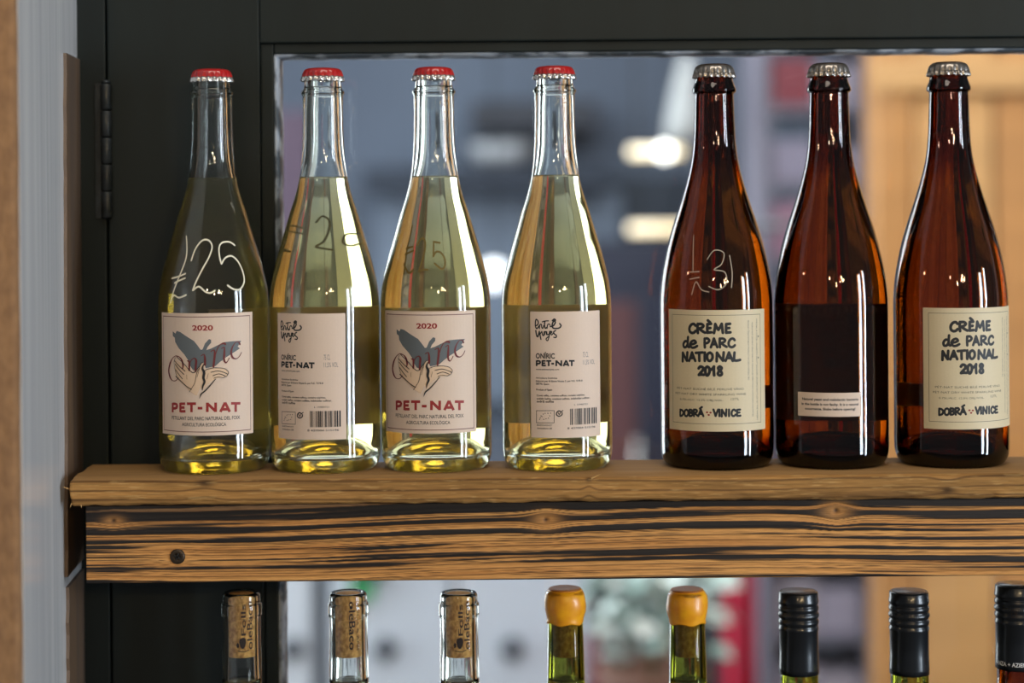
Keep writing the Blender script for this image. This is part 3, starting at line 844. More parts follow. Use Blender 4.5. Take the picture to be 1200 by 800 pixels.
# ---- front label of the clear bottles, drawn on bottle 3
b = B[2]; A_ = mapper(b, 450, 360, 10, RP); B_ = mapper(b, 450, 430, 9.41, RP)
th0, _ = b.hit(452.3, 436); th1, _ = b.hit(557.4, 436)
zt = b.hit(512, 364.6)[1]; zb = b.hit(512, 508)[1]
def front_label(root):
    lab = label_patch('front_label', th0, th1, zb, zt, RP, M['paper'], root)
    rf = lambda z: RP
    ink = Ink()
    u0, u1 = th0 * RP + .0022, th1 * RP - .0022; v0, v1 = zb + .0024, zt - .0024
    for r in ((u0, u1, v1 - .0005, v1), (u0, u1, v0, v0 + .0005), (u0, u0 + .0004, v0, v1), (u1 - .0004, u1, v0, v1)): ink.rect(*r)
    ink.build('border_line', M['maroon'], lab, rf, OFF, RP)
    # grey bird
    bird = Ink()
    pts = [(150, 255), (182, 282), (198, 252), (240, 265), (320, 320), (400, 370), (440, 420), (480, 475), (500, 472), (530, 400), (575, 350), (600, 358), (600, 392), (560, 440), (545, 478), (600, 460), (700, 410), (760, 385), (860, 375), (945, 370), (905, 440), (930, 460), (840, 520), (780, 560), (700, 620), (650, 665), (600, 680), (540, 690), (515, 625), (480, 660), (430, 720), (385, 705), (350, 650), (330, 590), (290, 530), (220, 450), (180, 380), (175, 330), (152, 312)]
    bird.poly([A_(*p) for p in pts]); bird.build('bird_silhouette', M['birdgrey'], lab, rf, OFF, RP)
    # skin tone inside the hands
    hnd = Ink()
    hnd.poly([A_(*p) for p in [(180, 600), (250, 620), (350, 712), (400, 742), (440, 705), (498, 622), (515, 650), (492, 710), (505, 800), (470, 930), (430, 1010), (350, 960), (300, 900), (220, 830), (180, 720)]])
    hnd.poly([A_(*p) for p in [(530, 722), (640, 686), (740, 692), (795, 725), (795, 770), (740, 800), (660, 810), (600, 840), (540, 900), (495, 950), (480, 900), (515, 800)]])
    hnd.build('hand_tint', M['skinink'], lab, rf, OFF + .00008, RP)
    # word in slanted italics over the bird
    w_ = Ink()
    t, T = .00055, .0014
    def st(f, pts, wd, **k): w_.stroke([f(*p) for p in pts], wd, **k)
    st(A_, [(225, 552), (190, 543), (150, 572), (118, 640), (105, 720), (120, 790), (150, 832), (190, 832), (220, 800)], [t, t, .0006, T, T, T, .0006, t, t])
    st(A_, [(190, 543), (235, 560), (262, 600), (274, 655), (268, 700)], [t, .0007, T, T, t])
    st(A_, [(322, 602), (345, 612), (348, 660), (346, 712)], [t, T, T, T])
    st(A_, [(348, 640), (375, 590), (410, 572), (428, 600), (424, 660), (420, 726)], [t, t, .0007, T, T, T])
    st(A_, [(485, 545), (520, 528), (530, 580), (530, 650)], [t, .0006, T, T])
    st(A_, [(598, 495), (636, 478), (642, 540), (636, 600), (628, 672)], [t, .0007, T, T, T])
    st(A_, [(642, 560), (670, 470), (705, 415), (740, 400)], [t, t, .0006, T])
    st(A_, [(720, 462), (752, 446), (752, 520), (750, 592), (768, 628), (790, 608), (808, 572)], [t, .0007, T, T, .0009, t, t])
    st(A_, [(752, 398), (762, 410)], [.0014, .0014])
    st(A_, [(928, 412), (915, 385), (880, 390), (846, 440), (830, 510), (848, 568), (890, 580), (925, 550), (945, 508)], [.0013, .0008, .0005, .0009, T, T, .0007, t, t])
    w_.build('name_lettering', M['maroon'], lab, rf, OFF + .00018, RP)
    # hands in line drawing
    h = Ink()
    def sh(f, pts, wd=.0004, **k): h.stroke([f(*p) for p in pts], wd, **k)
    sh(A_, [(200, 552), (250, 602), (300, 652), (350, 712), (400, 742), (440, 702), (500, 620)], .0005)
    sh(A_, [(175, 600), (230, 662), (298, 722)], .0006); sh(A_, [(182, 640), (235, 710), (285, 760)], .0006); sh(A_, [(188, 705), (228, 762), (268, 812)], .0006)
    sh(A_, [(186, 560), (170, 620), (185, 720), (205, 790)], .0003)
    sh(A_, [(520, 640), (500, 690), (520, 740), (512, 800), (525, 850), (505, 900), (500, 945)], [.0006, .0014, .0019, .0018, .0016, .0012, .0005])
    sh(A_, [(500, 620), (470, 670), (460, 720), (440, 790)], .0003)
    sh(A_, [(525, 722), (560, 702), (640, 686), (740, 692), (790, 722), (798, 752), (775, 790)], .0004)
    sh(A_, [(598, 738), (680, 722), (760, 745), (790, 762)], .0005); sh(A_, [(622, 778), (690, 757), (760, 780)], .0005)
    sh(B_, [(595, 102), (640, 88), (700, 95), (722, 80)], .0004)
    sh(B_, [(612, 112), (560, 175), (500, 240), (458, 275), (440, 322)], [.0005, .0007, .0009, .001, .0003])
    sh(B_, [(180, 78), (240, 135), (300, 190), (350, 222)], .0007); sh(B_, [(350, 216), (388, 150), (410, 40), (440, -10)], .0004); sh(B_, [(352, 218), (328, 250)], .0004)
    sh(B_, [(300, 60), (302, 110)], .00025); sh(B_, [(535, 50), (520, 110)], .00025)
    h.build('hand_drawing', M['black'], lab, rf, OFF + .0003, RP)
    # red lettering
    r = Ink()
    for ch, xa, xb in (('P', 133, 200), ('E', 218, 284), ('T', 300, 400), ('-', 418, 470), ('N', 512, 625), ('A', 656, 776), ('T', 780, 880)):
        for s_ in BL[ch]:
            r.stroke([B_(xa + (xb - xa) * p[0], 474 - (474 - 370) * p[1]) for p in s_], .0019, curve=False, cap=False)
    r.build('red_lettering', M['redink'], lab, rf, OFF, RP)
    ua, va = A_(380, 250); ub, vb = A_(622, 192)
    r = Ink(); r.text('2020', ua, ub, va, vb + .0004, bold=.03); r.build('vintage_lettering', M['redink'], lab, rf, OFF, RP)
    k = Ink()
    ua, va = B_(132, 556); ub, vb = B_(876, 512); k.text('PETILLANT DEL PARC NATURAL DEL FOIX', ua, ub, (va + B_(876, 556)[1]) / 2 + .0003, (va + B_(876, 556)[1]) / 2 + .0029, bold=.012)
    ua, va = B_(246, 626); ub, vb = B_(728, 590); k.text('AGRICULTURA ECOLÒGICA', ua, ub, va, va + .0031, bold=.012)
    k.build('small_lettering', M['black'], lab, rf, OFF, RP)
    return lab
fl = front_label(roots[2])

# ---- back label, drawn on bottle 4
b = B[3]; A2 = mapper(b, 615, 360, 10, RP); B2 = mapper(b, 615, 435, 9.41, RP)
bth0, _ = b.hit(622.0, 440); bth1, _ = b.hit(703.0, 440)
bzt = b.hit(653, 365.0)[1]; bzb = b.hit(653, 513)[1]
def back_label(root):
    lab = label_patch('back_label', bth0, bth1, bzb, bzt, RP, M['paper'], root)
    rf = lambda z: RP
    k = Ink()
    def sk(pts, wd=.0006, f=A2): k.stroke([f(*p) for p in pts], wd * 1.3)
    # the handwritten maker's mark in two lines
    sk([(125, 215), (150, 205), (160, 170), (135, 140), (125, 180), (128, 230), (145, 248), (170, 215)], .0007)
    sk([(172, 250), (178, 205), (195, 200), (200, 235), (212, 245), (222, 215)], .0006)
    sk([(235, 165), (232, 210), (240, 245), (256, 235)], .0007); sk([(205, 170), (240, 160), (278, 158)], .0006)
    sk([(262, 245), (268, 205), (285, 195), (298, 210)], .0006)
    sk([(300, 225), (335, 215), (358, 175), (340, 160), (322, 200), (330, 240), (365, 248), (405, 240), (424, 215), (408, 190)], .0008)
    sk([(325, 155), (345, 138), (360, 150)], .0009)
    sk([(130, 272), (140, 330), (155, 340), (172, 280)], .0008)
    sk([(172, 290), (185, 350), (190, 375)], .0007); sk([(182, 310), (200, 285), (208, 320), (222, 330), (228, 285)], .0006)
    sk([(232, 320), (238, 285), (250, 290), (255, 320)], .0006)
    sk([(258, 285), (265, 320), (285, 310), (292, 275), (285, 340), (268, 390), (250, 370), (280, 340)], .0006)
    sk([(300, 310), (318, 290), (305, 280), (300, 305), (315, 322), (335, 300)], .0006)
    sk([(362, 272), (340, 285), (345, 310), (370, 330), (365, 352), (340, 350)], .0007)
    for (txt, x0, x1, y0, y1, bo, f) in [
        ('ONÍRIC', 130, 352, 600, 520, .03, A2), ('www.entrevinyes.com', 132, 402, 738, 716, .02, A2),
        ('Agricultura Ecològica', 124, 358, 86, 62, .02, B2), ('Elaborat per © Entre Vinyes S. per R.E. 7278-B', 124, 635, 118, 92, .02, B2),
        ('08770, Spain', 124, 268, 152, 126, .02, B2), ('Product of Spain', 128, 302, 216, 190, .02, B2),
        ('Conté sulfits, contiene sulfitos, contains sulphites,', 132, 660, 276, 250, .02, B2),
        ('enthält Sulfite, contient sulfites, indeholder sulfitter,', 132, 715, 308, 282, .02, B2), ('sadrži sulfite', 132, 322, 342, 316, .02, B2),
        ('L 15980721', 545, 690, 376, 358, 0, B2),
        ('ES-ECO-019-CT', 136, 300, 600, 584, .02, B2), ('Agricultura UE', 136, 300, 640, 616, .02, B2), ('8 437004 515196', 470, 775, 628, 606, .01, B2)]:
        ua, va = f(x0, y0); ub, vb = f(x1, y0); vt = f(x0, y1)[1]
        vm = (va + vb) / 2 if x1 - x0 > 300 else va
        k.text(txt, ua, ub, vm, vm + (vt - va), bold=bo)
    for ch, xa, xb in (('P', 133, 190), ('E', 200, 248), ('T', 252, 310), ('-', 312, 342), ('N', 362, 435), ('A', 446, 520), ('T', 516, 582)):
        for s_ in BL[ch]:
            k.stroke([A2(xa + (xb - xa) * p[0], 688 - (688 - 620) * p[1]) for p in s_], .00125, curve=False, cap=False)
    # barcode
    random.seed(12); x = 498.0
    ends = [B2(498, 412)[1], B2(498, 590)[1]]
    while x < 790:
        wd = random.choice([3, 3, 5, 8, 12]); 
        ua = B2(x, 500)[0]; ub = B2(min(x + wd, 792), 500)[0]; k.rect(ua, ub, ends[1], ends[0]); x += wd + random.choice([4, 5, 8, 11])
    # boxed leaf of dots and the recycling dot
    for (p, q) in (((130, 432), (324, 432)), ((324, 432), (324, 566)), ((324, 566), (130, 566)), ((130, 566), (130, 432))): k.stroke([B2(*p), B2(*q)], .00035, curve=False)
    for (x, y) in [(165, 528), (172, 512), (180, 490), (205, 470), (225, 462), (255, 462), (285, 460), (275, 490), (262, 515), (235, 522), (210, 528), (190, 498)]:
        u_, v_ = B2(x, y); k.rect(u_ - .0003, u_ + .0003, v_ - .0003, v_ + .0003)
    k.stroke([B2(*p) for p in [(400, 445), (375, 435), (352, 455), (352, 480), (378, 494), (408, 480), (412, 455)]], .0008)
    k.stroke([B2(*p) for p in [(368, 455), (380, 475), (395, 452), (420, 430)]], .0006)
    k.build('back_label_print', M['black'], lab, rf, OFF, RP)
    g = Ink()
    ua, va = A2(680, 585); ub, vb = A2(742, 520); g.text('75 CL', ua, ub, va, vb)
    ua, va = A2(680, 680); ub, vb = A2(815, 605); g.text('11,5% VOL', ua, ub, va, va + .0040)
    g.build('grey_print', mat('grey_faint_ink', srgb(128, 122, 122), .6), lab, rf, OFF, RP)
    return lab
bl = back_label(roots[3])

def put(lab, root, rot):
    c = copy_tree(lab, root); c.rotation_euler = (0, 0, rot); return c
r1 = B[0].hit(296.0, 440)[0] - th1
put(fl, roots[0], r1); put(bl, roots[0], r1 + th0 + PI - bth0 - .15)
r2 = B[1].hit(405.2, 440)[0] - bth1
put(bl, roots[1], r2); put(fl, roots[1], r2 + bth0 + (bth1 - bth0) / 2 - (th0 + th1) / 2 + PI)
put(bl, roots[2], (th0 + th1) / 2 - (bth0 + bth1) / 2 + PI)
put(fl, roots[3], (bth0 + bth1) / 2 - (th0 + th1) / 2 + PI)

# ---- label of the amber bottles, drawn on bottle 5
b = B[4]; A3 = mapper(b, 780, 355, 8.89, RA); B3 = mapper(b, 780, 425, 8.89, RA)
cth0, _ = b.hit(784.5, 440); cth1, _ = b.hit(896.0, 440)
czt = b.hit(840, 363.2)[1]; czb = b.hit(840, 505.5)[1]
def creme_label(root):
    lab = label_patch('front_label', cth0, cth1, czb, czt, RA, M['paper2'], root)
    rf = lambda z: RA
    k = Ink()
    u0, u1 = A3(72, 400)[0], A3(985, 400)[0]; v0, v1 = czb + .0052, czt - .0036
    for r in ((u0, u1, v1 - .0003, v1), (u0, u1, v0, v0 + .0003), (u0, u0 + .0003, v0, v1), (u1 - .0003, u1, v0, v1)): k.rect(*r)
    k.build('border_line', mat('grey_line_ink', srgb(70, 62, 50), .6), lab, rf, OFF, RA)
    h = Ink()
    def word(items, y1, y0, f, wd):
        for ch, xa, xb, *yy in items:
            a, c = (yy if yy else (y1, y0))
            for s_ in G[ch]:
                h.stroke([f(xa + (xb - xa) * p[0], a - (a - c) * p[1]) for p in s_], wd)
    word([('C', 245, 318), ('R', 325, 412), ('E', 428, 482), ('`', 440, 468, 202, 180), ('M', 502, 598), ('E', 622, 680)], 312, 216, A3, .0021)
    word([('d', 185, 250, 462, 352), ('e', 252, 330, 464, 392 - 40), ('P', 400, 460), ('A', 470, 540), ('R', 555, 636), ('C', 652, 724)], 460, 368, A3, .0019)
    word([('N', 175, 232), ('A', 245, 312), ('T', 315, 388), ('I', 398, 420), ('O', 430, 492), ('N', 525, 610), ('A', 622, 700), ('L', 706, 775)], 602, 514, A3, .0020)
    word([('2', 342, 402), ('0', 412, 462), ('1', 470, 525), ('8', 538, 592)], 752, 660, A3, .0021)
    h.build('marker_lettering', M['black'], lab, rf, OFF, RA)
    h = Ink()
    word([('D', 150, 190), ('O', 196, 240), ('B', 246, 284), ('R', 290, 338), ('A', 340, 396), ("'", 358, 382, 476, 460), ('V', 498, 548), ('I', 550, 572), ('N', 580, 636), ('I', 648, 672), ('C', 684, 730), ('E', 738, 782)], 555, 486, B3, .0016)
    h.build('maker_lettering', M['black'], lab, rf, OFF, RA)
    d = Ink()
    for (x, y) in ((432, 515), (468, 518), (450, 542)):
        u_, v_ = B3(x, y); d.stroke([(u_ - .0002, v_), (u_ + .0002, v_)], .0013, curve=False)
    d.build('berry_dots', M['redink'], lab, rf, OFF, RA)
    s_ = Ink()
    for (txt, x0, x1, y0, y1) in [('PÉT-NAT SUCHÉ BÍLÉ PERLIVÉ VÍNO', 122, 812, 268, 244), ('PÉT-NAT DRY WHITE SPARKLING WINE', 106, 836, 320, 296), ('0,75L/ALC. 12,5% OBJ./VOL.', 152, 600, 388, 366), ('1377L', 680, 765, 388, 366)]:
        ua, va = B3(x0, y0); ub = B3(x1, y0)[0]; vt = B3(x0, y1)[1]; s_.text(txt, ua, ub, va - .0002, vt, bold=-.004)
    s_.build('small_lettering', M['black'], lab, rf, OFF, RA)
    g = Ink()
    for x, ya, yb_, t_ in ((862, 180, 800, 'PRODUKT ČESKÉ REPUBLIKY PRODUCT OF CZECH REPUBLIC BIO'), (900, 200, 1180, 'MORAVSKÉ ZEMSKÉ VÍNO PERLIVÉ OBSAHUJE SIŘIČITANY CONTAINS SULPHITES'), (945, 160, 1220, 'VYROBIL A STÁČEL VINAŘSTVÍ NOVÝ ŠALDORF ZNOJMO BOTTLED BY THE WINERY')):
        va = A3(x, ya)[1]; vb = A3(x, yb_)[1]; ua = A3(x - 9, 400)[0]; ub = A3(x + 12, 400)[0]
        g.text(t_, ua, ub, vb, va, rot=True)
    for y in (345, 567):
        u_, v_ = A3(962, y); g.stroke([(u_ - .0001, v_), (u_ + .0001, v_)], .0011, curve=False)
    g.build('side_lettering', mat('grey_ink_fine', srgb(92, 92, 92), .6), lab, rf, OFF, RA)
    return lab
cl = creme_label(roots[4])
r7 = B[6].hit(1082.3, 440)[0] - cth0
c7 = put(cl, roots[6], r7)
# ---- small notice on bottle 6, its large label faces away
b = B[5]; A4 = mapper(b, 930, 450, 14.12, RA)
n0, _ = b.hit(935.2, 472); n1, _ = b.hit(1009.0, 472)
nzt = b.hit(975, 460.2)[1]; nzb = b.hit(975, 488.2)[1]
nl = label_patch('notice_label', n0, n1, nzb, nzt, RA, M['paper'], roots[5])
k = Ink()
for (t_, x0, x1, y) in [('Natural yeast and malolactic bacteria', 145, 1070, 268), ('in the bottle is not faulty. It is a natural', 135, 1070, 348), ('occurrence. Shake before opening!', 190, 1020, 428)]:
    ua, va = A4(x0, y); ub, vb = A4(x1, y); vm = (va + vb) / 2 - .0004; k.text(t_, ua, ub, vm, vm + .0024, bold=.03)
k.build('notice_lettering', M['black'], nl, lambda z: RA, OFF, RA)
put(cl, roots[5], (n0 + n1) / 2 - (cth0 + cth1) / 2 + PI)
put(nl, roots[4], (cth0 + cth1) / 2 - (n0 + n1) / 2 + PI); put(nl, roots[6], r7 + (cth0 + cth1) / 2 - (n0 + n1) / 2 + PI)

# ---- prices in marker on the shoulders
def price(i, strokes, ox, oy, s, m, wd, mirror=False):
    b = B[i]; ink = Ink(); f = mapper(b, ox, oy, s, b.R)
    for pts in strokes:
        q = [f(*p) for p in pts]
        if mirror:
            c = centre(b) * b.R; q = [(c + PI * b.R - (u - c) * .5, z) for u, z in q]
        ink.stroke(q, wd)
    # u is angle times R; widths across the narrower shoulder shrink slightly
    return ink.build('handwritten_price', m, roots[i], b.prof, .00005, b.R)
price(0, [[(243, 122), (248, 220), (240, 310), (205, 410), (160, 520), (125, 620), (106, 692)], [(106, 692), (135, 625), (180, 645), (240, 622)], [(120, 480), (175, 465), (235, 440)], [(143, 520), (185, 498), (232, 478)],
          [(285, 328), (320, 230), (375, 160), (430, 155), (462, 205), (440, 290), (380, 400), (325, 510), (298, 582)], [(298, 582), (350, 550), (400, 590), (445, 605), (485, 585)],
          [(655, 198), (610, 170), (550, 175), (522, 215), (525, 290), (542, 358)], [(542, 358), (575, 305), (630, 290), (685, 340), (725, 430), (735, 510), (700, 572), (645, 572), (595, 540)]],
      185, 260, 7.27, M['chalk'], .00125)
price(2, [[(152, 50), (125, 180), (85, 340), (60, 520), (38, 690)], [(40, 560), (100, 680), (165, 640)], [(70, 355), (155, 330)], [(55, 432), (165, 385)],
          [(220, 310), (255, 240), (300, 220), (325, 280), (315, 400), (275, 540), (240, 660)], [(240, 660), (300, 640), (360, 640)],
          [(520, 280), (435, 265)], [(435, 265), (435, 360), (432, 460)], [(432, 460), (470, 400), (530, 410), (580, 480), (590, 570), (555, 630), (500, 600), (450, 555)]],
      470, 260, 11.43, M['gold'], .0015)
price(4, [[(328, 575), (326, 640), (326, 690)], [(316, 690), (345, 688)], [(316, 712), (345, 706)], [(322, 760), (335, 720), (352, 745), (375, 752)],
          [(370, 650), (392, 622), (422, 630), (415, 665), (392, 682), (425, 690), (430, 725), (405, 745), (375, 735)], [(440, 638), (448, 690), (446, 738)]],
      690, 60, 2.667, mat('thin_grey_marker', srgb(150, 140, 124), .7), .0008)
# written on the far side of bottle 2
price(1, [[(640, 310), (655, 360), (690, 420)], [(740, 300), (700, 285), (665, 270)], [(740, 330), (700, 318), (655, 310)],
          [(800, 270), (830, 240), (865, 262), (860, 320), (835, 370), (800, 395), (880, 410)], [(990, 380), (960, 390), (930, 370), (945, 330), (1000, 330), (1015, 290)]],
      170, 200, 4.0, M['gold'], .0013, mirror=True)

# ================================================================== LOWER ROW
LT = 1.11                                   # top of the lower plank
def zrow(row, px=600): return W(px, row, 0)[1]
low = empty('lower_shelf', (0, 0, LT - .03), 'lower plank shelf carrying the second row of bottles', 'shelf')
def plain_plank(name, x0, x1, y0, y1, z0, z1, m, parent): return box(name, x0, x1, y0, y1, z0, z1, m, parent, .002)
M['pine'] = mat('pine_plank', srgb(160, 122, 72), .75, noise=((3, 90, 90), srgb(120, 84, 46), .2), bump=.3)
plain_plank('plank', -.3165, .8, -.058, .0435, 0, .03, M['pine'], low)
# legs of brackets fixing both shelves to the door jamb and right stile
def bracket(z, name, lab, th):
    br = empty(name, (0, 0, z), lab, 'bracket')
    for x in (-.309, .86):
        pass
    return br

def low_bottle(px, row_top, kind, label, group, idx):
    X_ = xof(px, 745); top = zrow(row_top, px) - LT    # total height of glass or cap
    root = empty({'cork': 'corked_wine_bottle', 'wax': 'waxed_wine_bottle', 'screw': 'screw_cap_wine_bottle', 'big': 'screw_cap_wine_bottle'}[kind], (X_, 0, LT), label, 'wine bottle', group)
    T = top * 1000
    Rb = 36.5
    if kind == 'cork':
        up = [(14.9, T - 72), (14.5, T - 50), (14.1, T - 32), (14.0, T - 21), (14.1, T - 18.2), (14.9, T - 17.2), (15.0, T - 15), (15.0, T - 10), (14.7, T - 8.2), (13.9, T - 7.4), (13.8, T - 4), (13.6, T - 1.8), (12.6, T - .3), (11.2, T)]
        inn_r = 9.9; gm = M['clear']
    elif kind == 'wax':
        up = [(14.5, T - 75), (13.6, T - 50), (13.1, T - 30), (13.1, T - 20), (13.1, T - 14), (14, T - 12), (14, T - 4), (12.8, T - 1.6), (11.2, T - 1.2)]
        inn_r = 9.4; gm = M['olive']
    else:
        up = [(14.4, T - 75), (13.9, T - 60), (13.6, T - 45), (13.4, T - 30), (13.4, T - 14), (13.2, T - 6), (12.8, T - 2), (11.2, T - 1.6)]
        inn_r = 9.6; gm = M['olive'] if kind == 'screw' else M['amber']
    bott = [(r * Rb / 40.6, z) for r, z in BOTT]
    body = [(Rb, 14), (Rb, 60), (Rb, 130), (Rb, 170), (Rb - 1.5, 184), (Rb - 7, 197), (24, 207), (18.5, 217)]
    outer = make_outer(bott + body + up)
    inner = [(inn_r, T - 1.3 if kind != 'cork' else T - .6), (inn_r, T - 20), (inn_r, T - 52), (inn_r + 1.2, T - 72)] + [(15.2, 217), (20.6, 207), (Rb - 10.2, 197), (Rb - 4.8, 184), (Rb - 3.0, 170), (Rb - 3, 130), (Rb - 3, 60), (Rb - 3, 22), (Rb - 5, 15), (Rb - 9, 11), (Rb - 14, 13), (15, 21), (0, 25)]
    inn = smoothprof(mm(inner), 4)
    lathe('glass_body', outer + inn, gm, root, 96)
    lvl = (zrow({'cork': 795.5, 'wax': 794, 'screw': 812, 'big': 812}[kind], px) - LT)
    lathe('wine', liquid_profile(inn, lvl), M['water_wine'] if kind == 'cork' else M['wine'], root, 80)
    if kind in ('cork', 'wax'):
        cz0 = zrow(767, px) - LT; cz1 = top - .0012
        co = lathe('cork', [(0, cz0), (inn_r / 1000 - .0006, cz0), (inn_r / 1000 - .00012, cz0 + .0008), (inn_r / 1000 - .00012, cz1 - .0008), (inn_r / 1000 - .0009, cz1), (0, cz1)], M['cork'], root, 40)
        if kind == 'cork':
            rc = inn_r / 1000 - .00012; ink = Ink(); f0 = centre(Bottle(px, [(1, 0)], 1)) * rc
            rotl = [.0, .0, .0][idx % 3]
            if idx == 1:
                ink.text('oleBaco', f0 + .0004, f0 + .0046, cz0 + .006, cz1 - .004, bold=.015, rot=True)
                ink.text('FOLLS & ANS', f0 + .0056, f0 + .0072, cz0 + .005, cz1 - .006, bold=.0, rot=True)
            else:
                # writing runs the other way, above a small pear-shaped mark
                ink2 = []
                zz0 = cz0 + .0165
                for t_, ua, ub, va, vb in (('Folls', f0 - .0005, f0 + .0026, zz0, cz1 - .006), ('oleBaco', f0 + .0034, f0 + .0074, cz0 + .006, cz1 - .004)):
                    tmp = Ink(); tmp.text(t_, ua, ub, va, vb, bold=.012, rot=True)
                    for (u_, v_, l_) in tmp.v: ink2.append((ua + ub - u_, va + vb - v_, ink.lay))
                    b0 = len(ink.v); ink.v += ink2; ink.f += [tuple(b0 + q for q in f) for f in tmp.f]; ink.lay += 1; ink2 = []
                cx_, cz_ = f0 + .0004, cz0 + .0105
                ink.poly([(cx_ + a_ / 1000, cz_ + b_ / 1000) for a_, b_ in [(0, 4.5), (-1.9, 3.6), (-2.2, 1), (-1.6, -1.8), (-.5, -3.6), (.6, -3.6), (1.8, -1.6), (2.3, 1), (2.1, 3.4), (1, 4.6)]])
                ink.poly([(cx_ - .0033 + a_ / 1000, cz_ - .001 + b_ / 1000) for a_, b_ in [(0, 2), (-1, 0), (-.2, -2.2), (1, -1.4), (1, 1)]])
                ink.stroke([(cx_ - .003, cz_ - .0052), (cx_ + .001, cz_ - .0058), (cx_ + .004, cz_ - .0048)], .0006)
            ink.build('cork_stamp', M['corkink'], co, lambda z: rc, .00004, rc)
    if kind == 'wax':
        wb = zrow(729, px) - LT
        pr = [(0, top + .0003), (.0085, top + .0002), (.0115, top - .0003), (.0128, top - .0013), (.0144, top - .0042), (.0152, top - .0085), (.0154, top - .0125), (.0150, top - .0165), (.0141, top - .0198), (.0136, wb + .003), (.0137, wb + .0012), (.0134, wb), (.0131, wb + .0003), (.01305, wb + .004), (.01305, top - .02)]
        random.seed(px)
        ph = random.random() * 6
        def md(r, z, a): return r + .00025 * sin(3 * a + ph + z * 300) * (1 if r > .012 else 0), z + (.0007 * sin(5 * a + ph) if z < wb + .002 else 0)
        wx = lathe('wax_seal', pr + [(.0112, top - .0014 - .0), (0, top - .0013)], M['wax'], root, 64, mod=md)
        lathe('wax_top', [(0, top + .0007), (.0100, top + .0006), (.0118, top + .0001), (.0122, top - .0006), (0, top - .0006)], M['waxtop'], root, 48)
    if kind in ('screw', 'big'):
        k_ = 1.0 if kind == 'screw' else 1.035
        wb = zrow(788 if kind == 'screw' else 781.5, px) - LT
        pr = [(0, top - .0003), (.0128 * k_, top - .0003), (.0136 * k_, top), (.0143 * k_, top - .0010), (.0144 * k_, top - .0052)]
        zc = top - .0062
        for q in range(4):
            pr += [(.0148 * k_, zc), (.0148 * k_, zc - .0020), (.0143 * k_, zc - .0028), (.0140 * k_, zc - .0036), (.0143 * k_, zc - .0042)]; zc -= .0050
        pr += [(.0147 * k_, zc - .0006), (.0147 * k_, zc - .0016), (.0142 * k_, zc - .003), (.0142 * k_, zc - .02), (.0146 * k_, wb + .004), (.0146 * k_, wb), (.0143 * k_, wb), (.0142 * k_, wb + .004), (.0139, zc - .01)]
        zk = top - .0162
        def md(r, z, a):
            if abs(z - zk) < .0022 and r > .0143 * k_: return r + .00018 * cos(60 * a), z
            return r, z
        cp = lathe('screw_cap', pr + [(.0137, top - .006), (.012, top - .0012), (0, top - .0012)], M['capblack'], root, 180, mod=md)
        lathe('cap_disc', [(0, top + .0002), (.0122 * k_, top + .0002), (.0125 * k_, top - .0002), (0, top - .00025)], M['captop'] if kind == 'screw' else M['capblack'], root, 48)
        if kind == 'big':
            rc = .0146 * k_; ink = Ink(); f0 = centre(Bottle(px, [(1, 0)], 1)) * rc
            zt_ = zrow(776, px) - LT
            ink.text('ANZA ✦ AZIENDA ✦ AZ'.replace('✦', '+'), f0 - .0175, f0 + .022, zt_, zt_ + .0030, bold=.01)
            ink.build('cap_lettering', M['whiteink'], cp, lambda z: rc, .00006, rc)
            ink = Ink(); zt_ = top - .022; ink.text('DI', f0 - .0028, f0 + .0010, zt_, zt_ + .006, bold=-.01)
            ink.build('embossed_mark', M['capdark'], cp, lambda z: .0148 * k_, .0001, rc)
    return root
gl_ = 'wine bottles standing on the lower shelf'
low_bottle(283.5, 693, 'cork', 'clear corked bottle in front of the dark green door, below the beam at left', gl_, 0)
low_bottle(408.5, 693, 'cork', 'clear corked bottle with large letters running down the cork, second in the lower row', gl_, 1)
low_bottle(538.0, 693, 'cork', 'clear corked bottle with dark emblem on the cork, third in the lower row', gl_, 2)
low_bottle(662.5, 689, 'wax', 'olive bottle sealed with yellow wax, left of the two waxed bottles', gl_, 3)
low_bottle(805.5, 690, 'wax', 'olive bottle sealed with yellow wax, right of the two waxed bottles', gl_, 4)
low_bottle(936.0, 692, 'screw', 'bottle with black ridged screw cap, left of the three black-capped bottles', gl_, 5)
low_bottle(1065.5, 692, 'screw', 'bottle with black ridged screw cap, middle of the three black-capped bottles', gl_, 6)
low_bottle(1190.5, 684, 'big', 'bottle with black screw cap printed in white, at the bottom right corner', gl_, 7)

# ================================================================== THE ROOM BEYOND THE GLASS
YB = 4.7
tag(box('floor', -6, 6, -4.5, YB + .1, -.05, 0, mat('grey_floor', srgb(96, 94, 92), .6, noise=((3, 3, 3), srgb(80, 78, 78), .2))), kind='structure', label='grey floor')
M['farwall'] = mat('slate_blue_wall', srgb(112, 124, 142), .8, noise=((1.2, 1.2, 1.2), srgb(96, 106, 124), .25))
tag(box('wall_far', -6, 6, YB, YB + .1, 0, 3.0, M['farwall']), kind='structure', label='slate blue far wall')
tag(box('trim_6', -3.9, -1.15, YB - .03, YB - .001, .02, 2.98, mat('added_white_panel', srgb(226, 228, 222), .7)), kind='structure', label='unseen white panel added on the far wall to brighten the bottles')  # out of view; added so the wine refracts something paler than the slate
tag(box('ceiling', -6, 6, .1, YB + .1, 3.0, 3.1, mat('pale_ceiling', srgb(150, 152, 158), .8)), kind='structure', label='pale ceiling')
tag(box('wall_far_left', -4.1, -4.0, .1, YB, 0, 3.0, mat('white_wall', srgb(205, 208, 210), .8)), kind='structure', label='white side wall of the far room')
tag(box('wall_far_right', 4.6, 4.7, .1, YB, 0, 3.0, mat('tan_wall', srgb(200, 160, 110), .8)), kind='structure', label='tan side wall of the far room')

